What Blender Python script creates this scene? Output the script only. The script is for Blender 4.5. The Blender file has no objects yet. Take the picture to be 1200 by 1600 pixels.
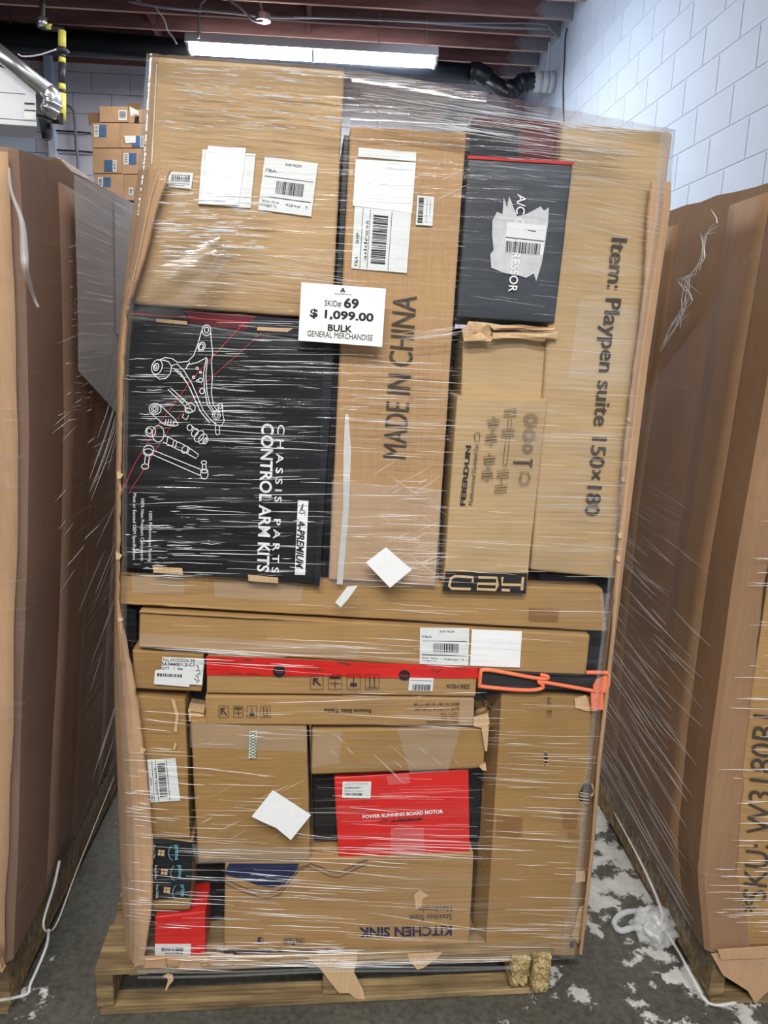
import bpy, bmesh, math, random
from mathutils import Vector, Matrix, noise

random.seed(7)
scene = bpy.context.scene
COL = scene.collection

# ------------------------------------------------------------------ camera
F, CAMH = 1200.0, 1.44
Yc = Vector(((525 - 600) / F, (531 - 800) / F, 1)).normalized()
Dn = Vector(((427 - 600) / F, (6193 - 800) / F, 1)).normalized()
Zc = -(Dn - Yc * Dn.dot(Yc)).normalized()
Xc = Yc.cross(Zc)
RW = Matrix((Xc, Yc, Zc))                      # camera vector (x right, y down, z fwd) -> world
CAM = Vector((0, 0, CAMH))
cd = bpy.data.cameras.new('camera')
cam = bpy.data.objects.new('camera', cd)
COL.objects.link(cam)
cd.sensor_fit = 'VERTICAL'
cd.sensor_height = 36.0
cd.lens = F / 1600.0 * 36.0
cd.clip_start, cd.clip_end = 0.05, 100
right, down, fwd = RW @ Vector((1, 0, 0)), RW @ Vector((0, 1, 0)), RW @ Vector((0, 0, 1))
M = Matrix((right, -down, -fwd)).transposed().to_4x4()
M.translation = CAM
cam.matrix_world = M
scene.camera = cam

# ------------------------------------------------------------------ light
vs = scene.view_settings
vs.view_transform = 'Standard'
vs.look = 'None'
vs.gamma = 1.0
vs.use_curve_mapping = False
vs.exposure = 0.05
w = bpy.data.worlds.new('daylight')
scene.world = w
w.use_nodes = True
bgn = w.node_tree.nodes['Background']
bgn.inputs[0].default_value = (0.86, 0.93, 1.0, 1)
bgn.inputs[1].default_value = 0.06


def area_light(name, loc, sx, sy, power, color=(1, 1, 1), target=None):
    l = bpy.data.lights.new(name, 'AREA')
    l.shape = 'RECTANGLE'
    l.size, l.size_y = sx, sy
    l.energy = power
    l.color = color
    o = bpy.data.objects.new(name, l)
    COL.objects.link(o)
    o.location = loc
    if target is not None:
        o.rotation_euler = (Vector(target) - Vector(loc)).to_track_quat('-Z', 'Y').to_euler()
    return o


# rows of ceiling tubes of the warehouse bay, parallel to the one in view
for i, (x, y, p) in enumerate([(-0.5, -1.3, 165), (0.3, -2.9, 200), (-0.1, 0.2, 10), (-0.7, 4.6, 45), (-0.4, 6.4, 80), (-3.9, 4.9, 130)]):
    area_light('ceiling_tube_light', (x, y, 4.05), 2.4, 0.16, p, (1.0, 0.985, 0.95))
area_light('skylight', (0.5, 6.4, 4.30), 1.8, 3.2, 52, (0.78, 0.89, 1.0), (2.1, 6.6, 3.0))  # added cool fill aimed at the right wall; the roof has no opening


# ------------------------------------------------------------------ pixel helpers (only to measure places off the photo)
def ray(x, y):
    return RW @ Vector(((x - 600) / F, (y - 800) / F, 1))


LA = math.radians(1.83)
LU = Vector((math.cos(LA), math.sin(LA), 0))
LN = Vector((-math.sin(LA), math.cos(LA), 0))
LO = Vector((0.012, 1.427, 0)) + LN * 0.025       # front of the load; the pallet front is 25 mm nearer


def P(x, y, dy=0.0):
    "pixel -> point on the load's front plane, dy metres further in"
    d = ray(x, y)
    o = LO + LN * dy
    return CAM + d * ((o - CAM).dot(LN) / d.dot(LN))


def onY(x, y, Y):
    d = ray(x, y)
    return CAM + d * (Y / d.y)


def onX(x, y, X):
    d = ray(x, y)
    return CAM + d * (X / d.x)


def onZ(x, y, z):
    d = ray(x, y)
    return CAM + d * ((z - CAMH) / d.z)


# ------------------------------------------------------------------ materials
def lin(c):
    c /= 255.0
    return c / 12.92 if c <= 0.04045 else ((c + 0.055) / 1.055) ** 2.4


def S(r, g, b):
    return (lin(r), lin(g), lin(b), 1)


class NT:
    def __init__(self, name):
        self.m = bpy.data.materials.new(name)
        self.m.use_nodes = True
        self.t = self.m.node_tree
        self.b = self.t.nodes['Principled BSDF']
        self.out = self.t.nodes['Material Output']

    def n(self, kind, **kw):
        nd = self.t.nodes.new(kind)
        for k, v in kw.items():
            if k.startswith('i_'):
                key = k[2:]
                nd.inputs[int(key) if key.isdigit() else key].default_value = v
            else:
                setattr(nd, k, v)
        return nd

    def l(self, a, b):
        self.t.links.new(a, b)

    def noise(self, scale, detail=3, rough=0.55, vec=None, coord='Object'):
        nd = self.n('ShaderNodeTexNoise', i_Scale=scale, i_Detail=detail, i_Roughness=rough)
        self.l(vec if vec else self.coord(coord), nd.inputs['Vector'])
        return nd.outputs['Fac']

    def coord(self, which='Object'):
        if not hasattr(self, 'tc'):
            self.tc = self.n('ShaderNodeTexCoord')
        return self.tc.outputs[which]

    def mapping(self, scale=(1, 1, 1), rot=(0, 0, 0), loc=(0, 0, 0), coord='Object'):
        nd = self.n('ShaderNodeMapping')
        nd.inputs['Scale'].default_value = scale
        nd.inputs['Rotation'].default_value = rot
        nd.inputs['Location'].default_value = loc
        self.l(self.coord(coord), nd.inputs['Vector'])
        return nd.outputs[0]

    def ramp(self, fac, stops):
        nd = self.n('ShaderNodeValToRGB')
        e = nd.color_ramp.elements
        while len(e) < len(stops):
            e.new(0.5)
        for i, (p, c) in enumerate(stops):
            e[i].position = p
            e[i].color = c if len(c) == 4 else (*c, 1)
        self.l(fac, nd.inputs[0])
        return nd.outputs[0]

    def mix(self, fac, a, b, blend='MIX'):
        nd = self.n('ShaderNodeMix', data_type='RGBA', blend_type=blend)
        for sock, v in ((nd.inputs[0], fac), (nd.inputs[6], a), (nd.inputs[7], b)):
            if isinstance(v, (int, float)):
                sock.default_value = v
            elif isinstance(v, tuple):
                sock.default_value = v
            else:
                self.l(v, sock)
        return nd.outputs[2]

    def math(self, op, a, b=None, clamp=False):
        nd = self.n('ShaderNodeMath', operation=op, use_clamp=clamp)
        for i, v in enumerate((a, b)):
            if v is None:
                continue
            if isinstance(v, (int, float)):
                nd.inputs[i].default_value = v
            else:
                self.l(v, nd.inputs[i])
        return nd.outputs[0]

    def bump(self, h, strength=0.3, dist=0.002):
        nd = self.n('ShaderNodeBump', i_Strength=strength, i_Distance=dist)
        self.l(h, nd.inputs['Height'])
        self.l(nd.outputs[0], self.b.inputs['Normal'])


def plain(name, col, rough=0.6, metal=0.0, spec=0.5, var=0.0, vscale=20):
    t = NT(name)
    t.b.inputs['Roughness'].default_value = rough
    t.b.inputs['Metallic'].default_value = metal
    t.b.inputs['Specular IOR Level'].default_value = spec
    if var:
        f = t.noise(vscale, 4)
        dark = tuple(c * (1 - var) for c in col[:3]) + (1,)
        lite = tuple(min(1, c * (1 + var)) for c in col[:3]) + (1,)
        t.l(t.ramp(f, [(0.3, dark), (0.7, lite)]), t.b.inputs['Base Color'])
    else:
        t.b.inputs['Base Color'].default_value = col
    return t.m


def kraft(name, col, vertical=False, wear=0.10, flute=0.35, seed=0.0):
    t = NT(name)
    c = Vector(col[:3])
    lo = (*(c * 0.84), 1)
    hi = (*(c * 1.10), 1)
    f1 = t.noise(3.2, 5, 0.6, t.mapping(loc=(seed, seed * 2, seed)))
    base = t.ramp(f1, [(0.32, lo), (0.68, hi)])
    f2 = t.noise(1, 4, 0.6, t.mapping(scale=(14, 14, 150) if not vertical else (150, 60, 14)))
    b2 = t.mix(0.20, base, t.ramp(f2, [(0.35, (*(c * 0.72), 1)), (0.62, (*(c * 1.18), 1))]))
    f3 = t.noise(55, 4, 0.7)
    scuff = t.ramp(f3, [(0.66, (0, 0, 0, 1)), (0.8, (1, 1, 1, 1))])
    b3 = t.mix(t.math('MULTIPLY', scuff, wear * 2.0), b2, (*(c * 1.35 + Vector((0.05, 0.05, 0.05))), 1))
    t.l(b3, t.b.inputs['Base Color'])
    t.b.inputs['Roughness'].default_value = 0.72
    t.b.inputs['Specular IOR Level'].default_value = 0.3
    wv = t.n('ShaderNodeTexWave', wave_type='BANDS', bands_direction='Z' if not vertical else 'X', i_Scale=34.0, i_Distortion=0.4)
    t.l(t.coord(), wv.inputs['Vector'])
    h = t.math('ADD', t.math('MULTIPLY', wv.outputs['Fac'], 0.25 * flute), t.math('MULTIPLY', f1, 1.6))
    t.bump(h, 0.35, 0.004)
    return t.m


MAT = {}
MAT['k_top'] = kraft('kraft_board', S(182, 150, 109))
MAT['k_china'] = kraft('kraft_board_reddish', S(180, 143, 101), vertical=True, seed=3)
MAT['k_pale'] = kraft('kraft_board_pale', S(184, 155, 114), seed=5)
MAT['k_low'] = kraft('kraft_board_yellow', S(166, 130, 83), seed=8)
MAT['k_olive'] = kraft('kraft_board_olive', S(156, 121, 72), wear=0.16, seed=11)
MAT['k_panel'] = kraft('kraft_panel_pinkish', S(186, 149, 114), vertical=True, seed=13)
MAT['k_stack'] = kraft('kraft_wrap_brown', S(146, 116, 97), vertical=True, seed=17)
MAT['k_rstack'] = kraft('kraft_wrap_tan', S(148, 114, 84), vertical=True, seed=19)
MAT['k_torn'] = kraft('kraft_torn_edge', S(206, 172, 130), vertical=True, flute=2.0, seed=23)
MAT['k_inside'] = kraft('kraft_inside', S(120, 92, 62), seed=29)
MAT['black'] = plain('black_print_board', S(17, 18, 21), 0.42, var=0.25, vscale=9)
MAT['slate'] = plain('slate_black_board', S(52, 56, 62), 0.5, var=0.15, vscale=12)
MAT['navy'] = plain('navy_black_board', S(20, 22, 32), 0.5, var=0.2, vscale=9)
MAT['void'] = plain('black_liner', S(5, 5, 6), 0.7)  # black colour standing in for the shade in gaps and holes
MAT['red'] = plain('red_print_board', S(208, 30, 24), 0.45, var=0.10, vscale=14)
MAT['darkred'] = plain('dark_red_board', S(92, 18, 28), 0.5, var=0.15, vscale=9)
MAT['paper'] = plain('white_paper', S(238, 239, 238), 0.65, var=0.03, vscale=30)
MAT['label'] = plain('label_paper', S(222, 224, 222), 0.5, var=0.03, vscale=30)
MAT['ink'] = plain('black_ink', S(22, 20, 22), 0.6)
MAT['ink_soft'] = plain('faded_ink', S(64, 56, 46), 0.7)
MAT['ink_grey'] = plain('grey_ink', S(120, 120, 122), 0.7)
MAT['ink_brown'] = plain('brown_print', S(78, 62, 44), 0.7)
MAT['ink_navy'] = plain('navy_ink', S(24, 32, 70), 0.6)
MAT['ink_white'] = plain('white_ink', S(232, 232, 232), 0.6)
MAT['ink_red'] = plain('red_ink', S(190, 40, 48), 0.6)
MAT['ink_teal'] = plain('teal_ink', S(96, 178, 205), 0.6)
MAT['ink_tan'] = plain('tan_ink', S(205, 172, 124), 0.6)
MAT['orange'] = plain('orange_webbing', S(240, 120, 78), 0.6, var=0.08, vscale=60)
MAT['darkcloth'] = plain('black_cloth', S(30, 30, 33), 0.8, var=0.2, vscale=120)
MAT['mint'] = plain('pale_green_tape', S(205, 218, 200), 0.6)
MAT['metal'] = plain('galvanised_metal', S(196, 200, 204), 0.28, metal=0.9, var=0.08, vscale=8)
MAT['white_enamel'] = plain('white_enamel', S(206, 208, 214), 0.4, var=0.03, vscale=6)
MAT['fixture'] = plain('fixture_enamel', S(232, 236, 242), 0.4)
MAT['joist_edge'] = plain('pale_joist_edge', S(204, 168, 152), 0.8, var=0.15, vscale=3)  # paler only to imitate light on the joist undersides
MAT['pipe_black'] = plain('black_plastic_pipe', S(22, 27, 36), 0.35, var=0.1, vscale=4)
MAT['pipe_white'] = plain('white_plastic_pipe', S(205, 208, 212), 0.4)
MAT['yellow'] = plain('yellow_band', S(214, 204, 92), 0.5)
MAT['blueprint'] = plain('blue_label', S(62, 96, 132), 0.6, var=0.2, vscale=25)
MAT['cable'] = plain('grey_cable', S(128, 130, 138), 0.5)
MAT['cable_dark'] = plain('dark_cable', S(38, 40, 46), 0.5)
MAT['smear'] = plain('scraped_paper', S(196, 198, 198), 0.8, var=0.12, vscale=55)


def wood_mat():
    t = NT('raw_pallet_wood')
    f = t.noise(1, 5, 0.65, t.mapping(scale=(3, 60, 40)))
    a = t.ramp(f, [(0.28, S(66, 52, 34)), (0.5, S(134, 110, 74)), (0.72, S(186, 160, 112))])
    g = t.noise(6, 4)
    b = t.mix(t.ramp(g, [(0.45, (0, 0, 0, 1)), (0.75, (0.6, 0.6, 0.6, 1))]), a, S(74, 62, 46))
    t.l(b, t.b.inputs['Base Color'])
    t.b.inputs['Roughness'].default_value = 0.8
    t.bump(f, 0.6, 0.004)
    return t.m


MAT['wood'] = wood_mat()


def fresh_wood():
    t = NT('splintered_fresh_wood')
    f = t.noise(1, 5, 0.7, t.mapping(scale=(30, 30, 90)))
    t.l(t.ramp(f, [(0.3, S(92, 76, 48)), (0.5, S(178, 154, 104)), (0.7, S(214, 196, 150))]), t.b.inputs['Base Color'])
    t.b.inputs['Roughness'].default_value = 0.85
    t.bump(f, 0.9, 0.006)
    return t.m


MAT['wood_fresh'] = fresh_wood()


def floor_mat():
    t = NT('worn_painted_concrete')
    g = t.noise(1.3, 6, 0.6)
    base = t.ramp(g, [(0.3, S(50, 48, 42)), (0.55, S(72, 70, 62)), (0.8, S(94, 92, 83))])
    fine = t.noise(60, 5, 0.7)
    base = t.mix(0.25, base, t.ramp(fine, [(0.35, S(52, 50, 44)), (0.7, S(140, 138, 128))]))
    big = t.noise(0.9, 3, 0.5, t.mapping(loc=(2.15, 0.35, 0)))
    sm = t.noise(9.0, 8, 0.68)
    p = t.math('ADD', t.math('MULTIPLY', big, 0.75), t.math('MULTIPLY', sm, 0.75))
    sep = t.n('ShaderNodeSeparateXYZ')
    t.l(t.n('ShaderNodeNewGeometry').outputs['Position'], sep.inputs[0])
    # the paint is worn off less in the aisle between the right-hand pallets
    mr = t.n('ShaderNodeMapRange')
    mr.inputs['From Min'].default_value, mr.inputs['From Max'].default_value = -0.3, 0.8
    mr.inputs['To Min'].default_value, mr.inputs['To Max'].default_value = -0.075, 0.02
    t.l(sep.outputs['X'], mr.inputs['Value'])
    p = t.math('ADD', p, mr.outputs[0])
    mask = t.ramp(p, [(0.79, (0, 0, 0, 1)), (0.815, (1, 1, 1, 1))])
    flake = t.ramp(t.noise(30, 4), [(0.3, S(176, 176, 170)), (0.7, S(205, 205, 200))])
    c = t.mix(mask, base, flake)
    t.l(c, t.b.inputs['Base Color'])
    r = t.ramp(sm, [(0.3, (0.35, 0.35, 0.35, 1)), (0.7, (0.6, 0.6, 0.6, 1))])
    t.l(r, t.b.inputs['Roughness'])
    h = t.math('ADD', t.math('MULTIPLY', mask, 0.5), t.math('MULTIPLY', fine, 0.4))
    t.bump(h, 0.4, 0.002)
    return t.m


def block_mat(name, col, var=0.06):
    t = NT(name)
    c = Vector(col[:3])
    f = t.noise(2.2, 5, 0.6, coord='Object')
    oi = t.n('ShaderNodeObjectInfo')
    a = t.ramp(f, [(0.3, (*(c * (1 - var)), 1)), (0.7, (*(c * (1 + var * 0.6)), 1))])
    b = t.mix(t.math('MULTIPLY', oi.outputs['Random'], 0.10), a, (*(c * 0.7), 1))
    t.l(b, t.b.inputs['Base Color'])
    t.b.inputs['Roughness'].default_value = 0.75
    g = t.noise(70, 5, 0.7)
    t.bump(g, 0.35, 0.003)
    return t.m


MAT['floor'] = floor_mat()
MAT['wall_white'] = block_mat('painted_block_white', S(196, 210, 230))
MAT['mortar_white'] = block_mat('painted_mortar_white', S(190, 205, 227))
MAT['wall_grey'] = block_mat('painted_block_grey', S(212, 212, 226))
MAT['mortar_grey'] = block_mat('mortar_grey', S(158, 160, 174))


def joist_mat():
    t = NT('stained_joist_wood')
    f = t.noise(1, 4, 0.6, t.mapping(scale=(2, 30, 12)))
    a = t.ramp(f, [(0.3, S(104, 74, 74)), (0.7, S(142, 100, 96))])
    sep = t.n('ShaderNodeSeparateXYZ')
    t.l(t.coord(), sep.inputs[0])
    g = t.noise(7, 4, 0.6)
    # sprayed wall paint that landed on the joist ends by the right wall
    e = t.math('ADD', t.math('MULTIPLY', t.math('SUBTRACT', sep.outputs['X'], 1.83), 2.2), g)
    msk = t.ramp(e, [(0.45, (0, 0, 0, 1)), (0.68, (1, 1, 1, 1))])
    t.l(t.mix(msk, a, S(150, 150, 158)), t.b.inputs['Base Color'])
    t.b.inputs['Roughness'].default_value = 0.8
    return t.m


MAT['joist'] = joist_mat()
MAT['deck'] = plain('roof_deck_boards', S(98, 70, 70), 0.85, var=0.2, vscale=3)


def tube_mat():
    t = NT('lit_tube')
    t.b.inputs['Emission Color'].default_value = (1.0, 0.98, 0.94, 1)
    t.b.inputs['Emission Strength'].default_value = 75.0
    return t.m


MAT['tube'] = tube_mat()


def film_mat(name, slope, dens=1.0, haze=0.03, axis='X', rough=0.12, zs=170, fres=0.8, white=0.10, tint=(0.9, 0.92, 0.94, 1)):
    "stretch film: clear, mirror-like at a slant, with stretched wrinkles that catch the lamps"
    t = NT(name)
    s = (2.6, 2.6, zs)
    rot = (0, slope, 0) if axis == 'X' else (slope, 0, 0)
    f1 = t.noise(1, 3, 0.6, t.mapping(scale=s, rot=rot))
    f2 = t.noise(1, 2, 0.5, t.mapping(scale=(1.4, 1.4, zs * 0.28), rot=(rot[0] * 1.6, rot[1] * 1.6, 0), loc=(4, 2, 1)))
    big = t.noise(2.6, 2, 0.5, t.mapping(loc=(1.3, 0, 4.7)))
    st = t.ramp(f1, [(0.56, (0, 0, 0, 1)), (0.72, (1, 1, 1, 1))])
    st2 = t.ramp(f2, [(0.52, (0, 0, 0, 1)), (0.8, (1, 1, 1, 1))])
    bm = t.ramp(big, [(0.40, (0.05, 0.05, 0.05, 1)), (0.64, (1, 1, 1, 1))])
    m = t.math('MULTIPLY', t.math('ADD', t.math('MULTIPLY', st, 0.34 * dens), t.math('MULTIPLY', st2, 0.14 * dens)), bm)
    bp = t.n('ShaderNodeBump', i_Strength=0.8, i_Distance=0.003)
    t.l(t.math('ADD', f1, t.math('MULTIPLY', f2, 1.5)), bp.inputs['Height'])
    fr = t.n('ShaderNodeFresnel', i_IOR=1.38)
    fac = t.math('ADD', t.math('ADD', m, haze), t.math('MULTIPLY', fr.outputs[0], fres), clamp=True)
    gl = t.n('ShaderNodeBsdfGlossy', i_Roughness=rough)
    gl.inputs['Color'].default_value = (0.95, 0.97, 1.0, 1)
    t.l(bp.outputs[0], gl.inputs['Normal'])
    df = t.n('ShaderNodeBsdfDiffuse')
    df.inputs['Color'].default_value = tint
    m1 = t.n('ShaderNodeMixShader')
    m1.inputs[0].default_value = white
    t.l(gl.outputs[0], m1.inputs[1])
    t.l(df.outputs[0], m1.inputs[2])
    tr = t.n('ShaderNodeBsdfTransparent')
    mx = t.n('ShaderNodeMixShader')
    t.l(fac, mx.inputs[0])
    t.l(tr.outputs[0], mx.inputs[1])
    t.l(m1.outputs[0], mx.inputs[2])
    t.l(mx.outputs[0], t.out.inputs['Surface'])
    t.t.nodes.remove(t.b)
    return t.m


MAT['film'] = film_mat('stretch_film', 0.05, haze=0.0, fres=0.32)
MAT['film_left'] = film_mat('stretch_film_hazy', 0.6, 0.8, 0.0, axis='Y', rough=0.2, zs=110, fres=0.2, white=0.1)
MAT['film_layers'] = film_mat('stretch_film_layers', 0.62, 1.3, 0.46, axis='Y', rough=0.25, zs=130, fres=0.3, white=0.8, tint=(0.82, 0.9, 1.0, 1))  # bluish haze put into the film layers in place of reflected cool light
MAT['film_right'] = film_mat('stretch_film_side', -0.62, 0.5, 0.0, axis='Y', zs=90, fres=0.06, white=0.03)
MAT['film_gloss'] = film_mat('stretch_film_taut', 0.05, 0.25, 0.16, rough=0.17, zs=60, fres=0.5, white=0.02)


def rope_mat(name, alpha, rough=0.2):
    t = NT(name)
    t.b.inputs['Base Color'].default_value = (0.93, 0.94, 0.95, 1)
    t.b.inputs['Roughness'].default_value = rough
    t.b.inputs['Specular IOR Level'].default_value = 0.8
    t.b.inputs['Alpha'].default_value = alpha
    return t.m


MAT['rope'] = rope_mat('bunched_film', 0.72, 0.2)  # white film folds, their colour standing in for lamp glints
MAT['tail'] = rope_mat('knotted_film', 0.34, 0.25)
MAT['rope_soft'] = rope_mat('thin_film_rope', 0.22, 0.25)
MAT['tape'] = rope_mat('clear_tape', 0.05, 0.12)
MAT['ptape'] = rope_mat('white_tape', 0.45, 0.3)


def browntape():
    t = NT('brown_tape')
    t.b.inputs['Base Color'].default_value = S(158, 112, 62)
    t.b.inputs['Roughness'].default_value = 0.2
    t.b.inputs['Alpha'].default_value = 0.5
    return t.m


MAT['btape'] = browntape()


# ------------------------------------------------------------------ object helpers
def link(name, me, mat=None, parent=None, smooth=False, origin=None):
    """mesh in world coordinates -> object with its origin at its base; children keep their place"""
    if mat is not None:
        me.materials.clear()
        me.materials.append(MAT[mat] if isinstance(mat, str) else mat)
    o = bpy.data.objects.new(name, me)
    COL.objects.link(o)
    if smooth:
        for p in me.polygons:
            p.use_smooth = True
    if origin is None:
        xs = [v.co for v in me.vertices]
        lo = Vector([min(c[i] for c in xs) for i in range(3)])
        hi = Vector([max(c[i] for c in xs) for i in range(3)])
        origin = Vector(((lo.x + hi.x) / 2, (lo.y + hi.y) / 2, lo.z))
    me.transform(Matrix.Translation(-origin))
    o['_o'] = list(origin)
    if parent is not None:
        o.parent = parent
        o.location = origin - Vector(parent['_o'])
    else:
        o.location = origin
    return o


def empty(name, origin):
    o = bpy.data.objects.new(name, None)
    COL.objects.link(o)
    o.location = origin
    o['_o'] = list(origin)
    o.empty_display_size = 0.05
    return o


def tag(o, label, cat, group=None, kind=None):
    o['label'] = label
    if cat:
        o['category'] = cat
    if group:
        o['group'] = group
    if kind:
        o['kind'] = kind
    return o


def struct(o, label=None):
    o['kind'] = 'structure'
    if label:
        o['label'] = label
    return o


def mesh_from(name, verts, faces):
    me = bpy.data.meshes.new(name)
    me.from_pydata([tuple(v) for v in verts], [], faces)
    me.validate()
    me.update()
    return me


def bm_mesh(bm, name):
    bmesh.ops.recalc_face_normals(bm, faces=bm.faces)
    me = bpy.data.meshes.new(name)
    bm.to_mesh(me)
    bm.free()
    return me


def hexa(front, back, bevel=0.006, cuts=0, amp=0.0, seed=0, seg=2, sag=0.0):
    """closed box from two quads (tl,tr,br,bl); bevelled, subdivided and crumpled inwards"""
    bm = bmesh.new()
    v = [bm.verts.new(p) for p in list(front) + list(back)]
    for f in ((0, 1, 2, 3), (7, 6, 5, 4), (0, 4, 5, 1), (1, 5, 6, 2), (2, 6, 7, 3), (3, 7, 4, 0)):
        bm.faces.new([v[i] for i in f])
    if cuts:
        bmesh.ops.subdivide_edges(bm, edges=bm.edges[:], cuts=cuts, use_grid_fill=True)
    bmesh.ops.recalc_face_normals(bm, faces=bm.faces)
    if bevel:
        es = [e for e in bm.edges if len(e.link_faces) == 2 and e.calc_face_angle(0) > 0.6]
        bmesh.ops.bevel(bm, geom=es, offset=bevel, segments=seg, affect='EDGES', profile=0.6, clamp_overlap=True)
    if amp:
        bm.normal_update()
        sv = Vector((seed * 3.1, seed * 1.7, seed * 0.9))
        for q in bm.verts:
            k = noise.noise(q.co * 5.5 + sv) * 0.6 + noise.noise(q.co * 17 + sv) * 0.4
            q.co -= q.normal * amp * (0.5 + 0.5 * k)
    return bm


def box_mesh(name, lo, hi, bevel=0.003):
    (x0, y0, z0), (x1, y1, z1) = lo, hi
    fr = [Vector(c) for c in ((x0, y0, z1), (x1, y0, z1), (x1, y0, z0), (x0, y0, z0))]
    bk = [Vector(c) for c in ((x0, y1, z1), (x1, y1, z1), (x1, y1, z0), (x0, y1, z0))]
    return bm_mesh(hexa(fr, bk, bevel, seg=1), name)


NB = [0]


def carton(name, label, quad, dy, depth, mat, amp=0.004, bevel=0.006, cuts=9, cat='box', group=None, back=None, inset=False):
    NB[0] += 1
    front = [P(x, y, 0.0) + LN * dy for x, y in quad] if inset else [P(x, y, dy) for x, y in quad]
    bk = [p + LN * depth for p in front] if back is None else [P(x, y, dy + depth) for x, y in back]
    bm = hexa(front, bk, bevel, cuts, amp, NB[0])
    o = link(name, bm_mesh(bm, name), mat, smooth=True)
    tag(o, label, cat, group)
    o['_dy'] = dy
    return o


def plate_mesh(name, pts, nrm, thick, bend=0.0):
    "thin plate from a planar outline, given thickness along nrm (away from the viewer)"
    n_ = len(pts)
    verts = [p for p in pts] + [p + nrm * thick for p in pts]
    faces = [tuple(range(n_)), tuple(range(2 * n_ - 1, n_ - 1, -1))]
    for i in range(n_):
        j = (i + 1) % n_
        faces.append((i, n_ + i, n_ + j, j))
    return mesh_from(name, verts, faces)


def plate(name, px, dy, mat, parent, thick=0.0008, plane=P, nrm=None):
    nrm = LN if nrm is None else nrm
    return link(name, plate_mesh(name, [plane(x, y, dy) for x, y in px], nrm, thick), mat, parent)


def grid_solid(name, rows, off):
    "rows of points -> closed thin solid; off(i,j) gives the offset vector to the back side"
    R, Cn = len(rows), len(rows[0])
    v = [p for r in rows for p in r]
    v += [rows[i][j] + off for i in range(R) for j in range(Cn)]
    k = R * Cn
    f = []
    for i in range(R - 1):
        for j in range(Cn - 1):
            a, b, c, d = i * Cn + j, i * Cn + j + 1, (i + 1) * Cn + j + 1, (i + 1) * Cn + j
            f.append((a, b, c, d))
            f.append((k + d, k + c, k + b, k + a))
    edge = [(0, j) for j in range(Cn)] + [(i, Cn - 1) for i in range(1, R)] + [(R - 1, j) for j in range(Cn - 2, -1, -1)] + [(i, 0) for i in range(R - 2, 0, -1)]
    for q in range(len(edge)):
        a, b = edge[q], edge[(q + 1) % len(edge)]
        ia, ib = a[0] * Cn + a[1], b[0] * Cn + b[1]
        f.append((ia, k + ia, k + ib, ib))
    return mesh_from(name, v, f)


def tube_mesh(name, paths, sides=8, cap=True):
    "paths: list of (points, radius or list of radii)"
    V, Fc = [], []
    for pts, rad in paths:
        pts = [Vector(p) for p in pts]
        m = len(pts)
        rr = rad if isinstance(rad, (list, tuple)) else [rad] * m
        prev = None
        st = len(V)
        for i, p in enumerate(pts):
            t = (pts[min(i + 1, m - 1)] - pts[max(i - 1, 0)])
            t = t.normalized() if t.length > 1e-9 else Vector((0, 0, 1))
            if prev is None:
                a = Vector((0, 0, 1)) if abs(t.z) < 0.9 else Vector((1, 0, 0))
                u = t.cross(a).normalized()
            else:
                u = (prev - t * prev.dot(t))
                u = u.normalized() if u.length > 1e-6 else t.orthogonal().normalized()
            prev = u
            wv = t.cross(u)
            for s in range(sides):
                an = 2 * math.pi * s / sides
                V.append(p + (u * math.cos(an) + wv * math.sin(an)) * rr[i])
        for i in range(m - 1):
            for s in range(sides):
                a = st + i * sides + s
                b = st + i * sides + (s + 1) % sides
                Fc.append((a, b, b + sides, a + sides))
        if cap:
            Fc.append(tuple(st + s for s in range(sides - 1, -1, -1)))
            Fc.append(tuple(st + (m - 1) * sides + s for s in range(sides)))
    me = mesh_from(name, V, Fc)
    return me


def smooth_path(pts, k=6):
    pts = [Vector(p) for p in pts]
    out = []
    for i in range(len(pts) - 1):
        p0, p1, p2, p3 = pts[max(i - 1, 0)], pts[i], pts[i + 1], pts[min(i + 2, len(pts) - 1)]
        for j in range(k):
            t = j / k
            out.append(0.5 * ((2 * p1) + (p2 - p0) * t + (2 * p0 - 5 * p1 + 4 * p2 - p3) * t * t + (3 * p1 - p0 - 3 * p2 + p3) * t ** 3))
    out.append(pts[-1])
    return out


# ---- print: lettering, strokes, bars lie on the face they are printed on
_tcache = {}


def text_geo(s, bold=0.0, shear=0.0):
    key = (s, bold, shear)
    if key in _tcache:
        return _tcache[key]
    cu = bpy.data.curves.new('t', 'FONT')
    cu.body = s
    cu.size = 1.0
    cu.offset = bold
    cu.shear = shear
    cu.resolution_u = 3
    ob = bpy.data.objects.new('t', cu)
    COL.objects.link(ob)
    bpy.context.view_layer.update()
    me = bpy.data.meshes.new_from_object(ob.evaluated_get(bpy.context.evaluated_depsgraph_get()))
    vv = [v.co.copy() for v in me.vertices]
    ff = [tuple(p.vertices) for p in me.polygons]
    bpy.data.objects.remove(ob)
    bpy.data.curves.remove(cu)
    bpy.data.meshes.remove(me)
    x0, x1 = min(v.x for v in vv), max(v.x for v in vv)
    y0, y1 = min(v.y for v in vv), max(v.y for v in vv)
    uv = [((v.x - x0) / max(x1 - x0, 1e-6), (v.y - y0) / max(y1 - y0, 1e-6)) for v in vv]
    _tcache[key] = (uv, ff)
    return _tcache[key]


def put_text(parent, s, bl, br, tl, dy, mat='ink', bold=0.0, shear=0.0, name='lettering', plane=P):
    uv, ff = text_geo(s, bold, shear)
    a, b, c = plane(*bl, dy), plane(*br, dy), plane(*tl, dy)
    return link(name, mesh_from(name, [a + (b - a) * u + (c - a) * v for u, v in uv], ff), mat, parent)


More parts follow.
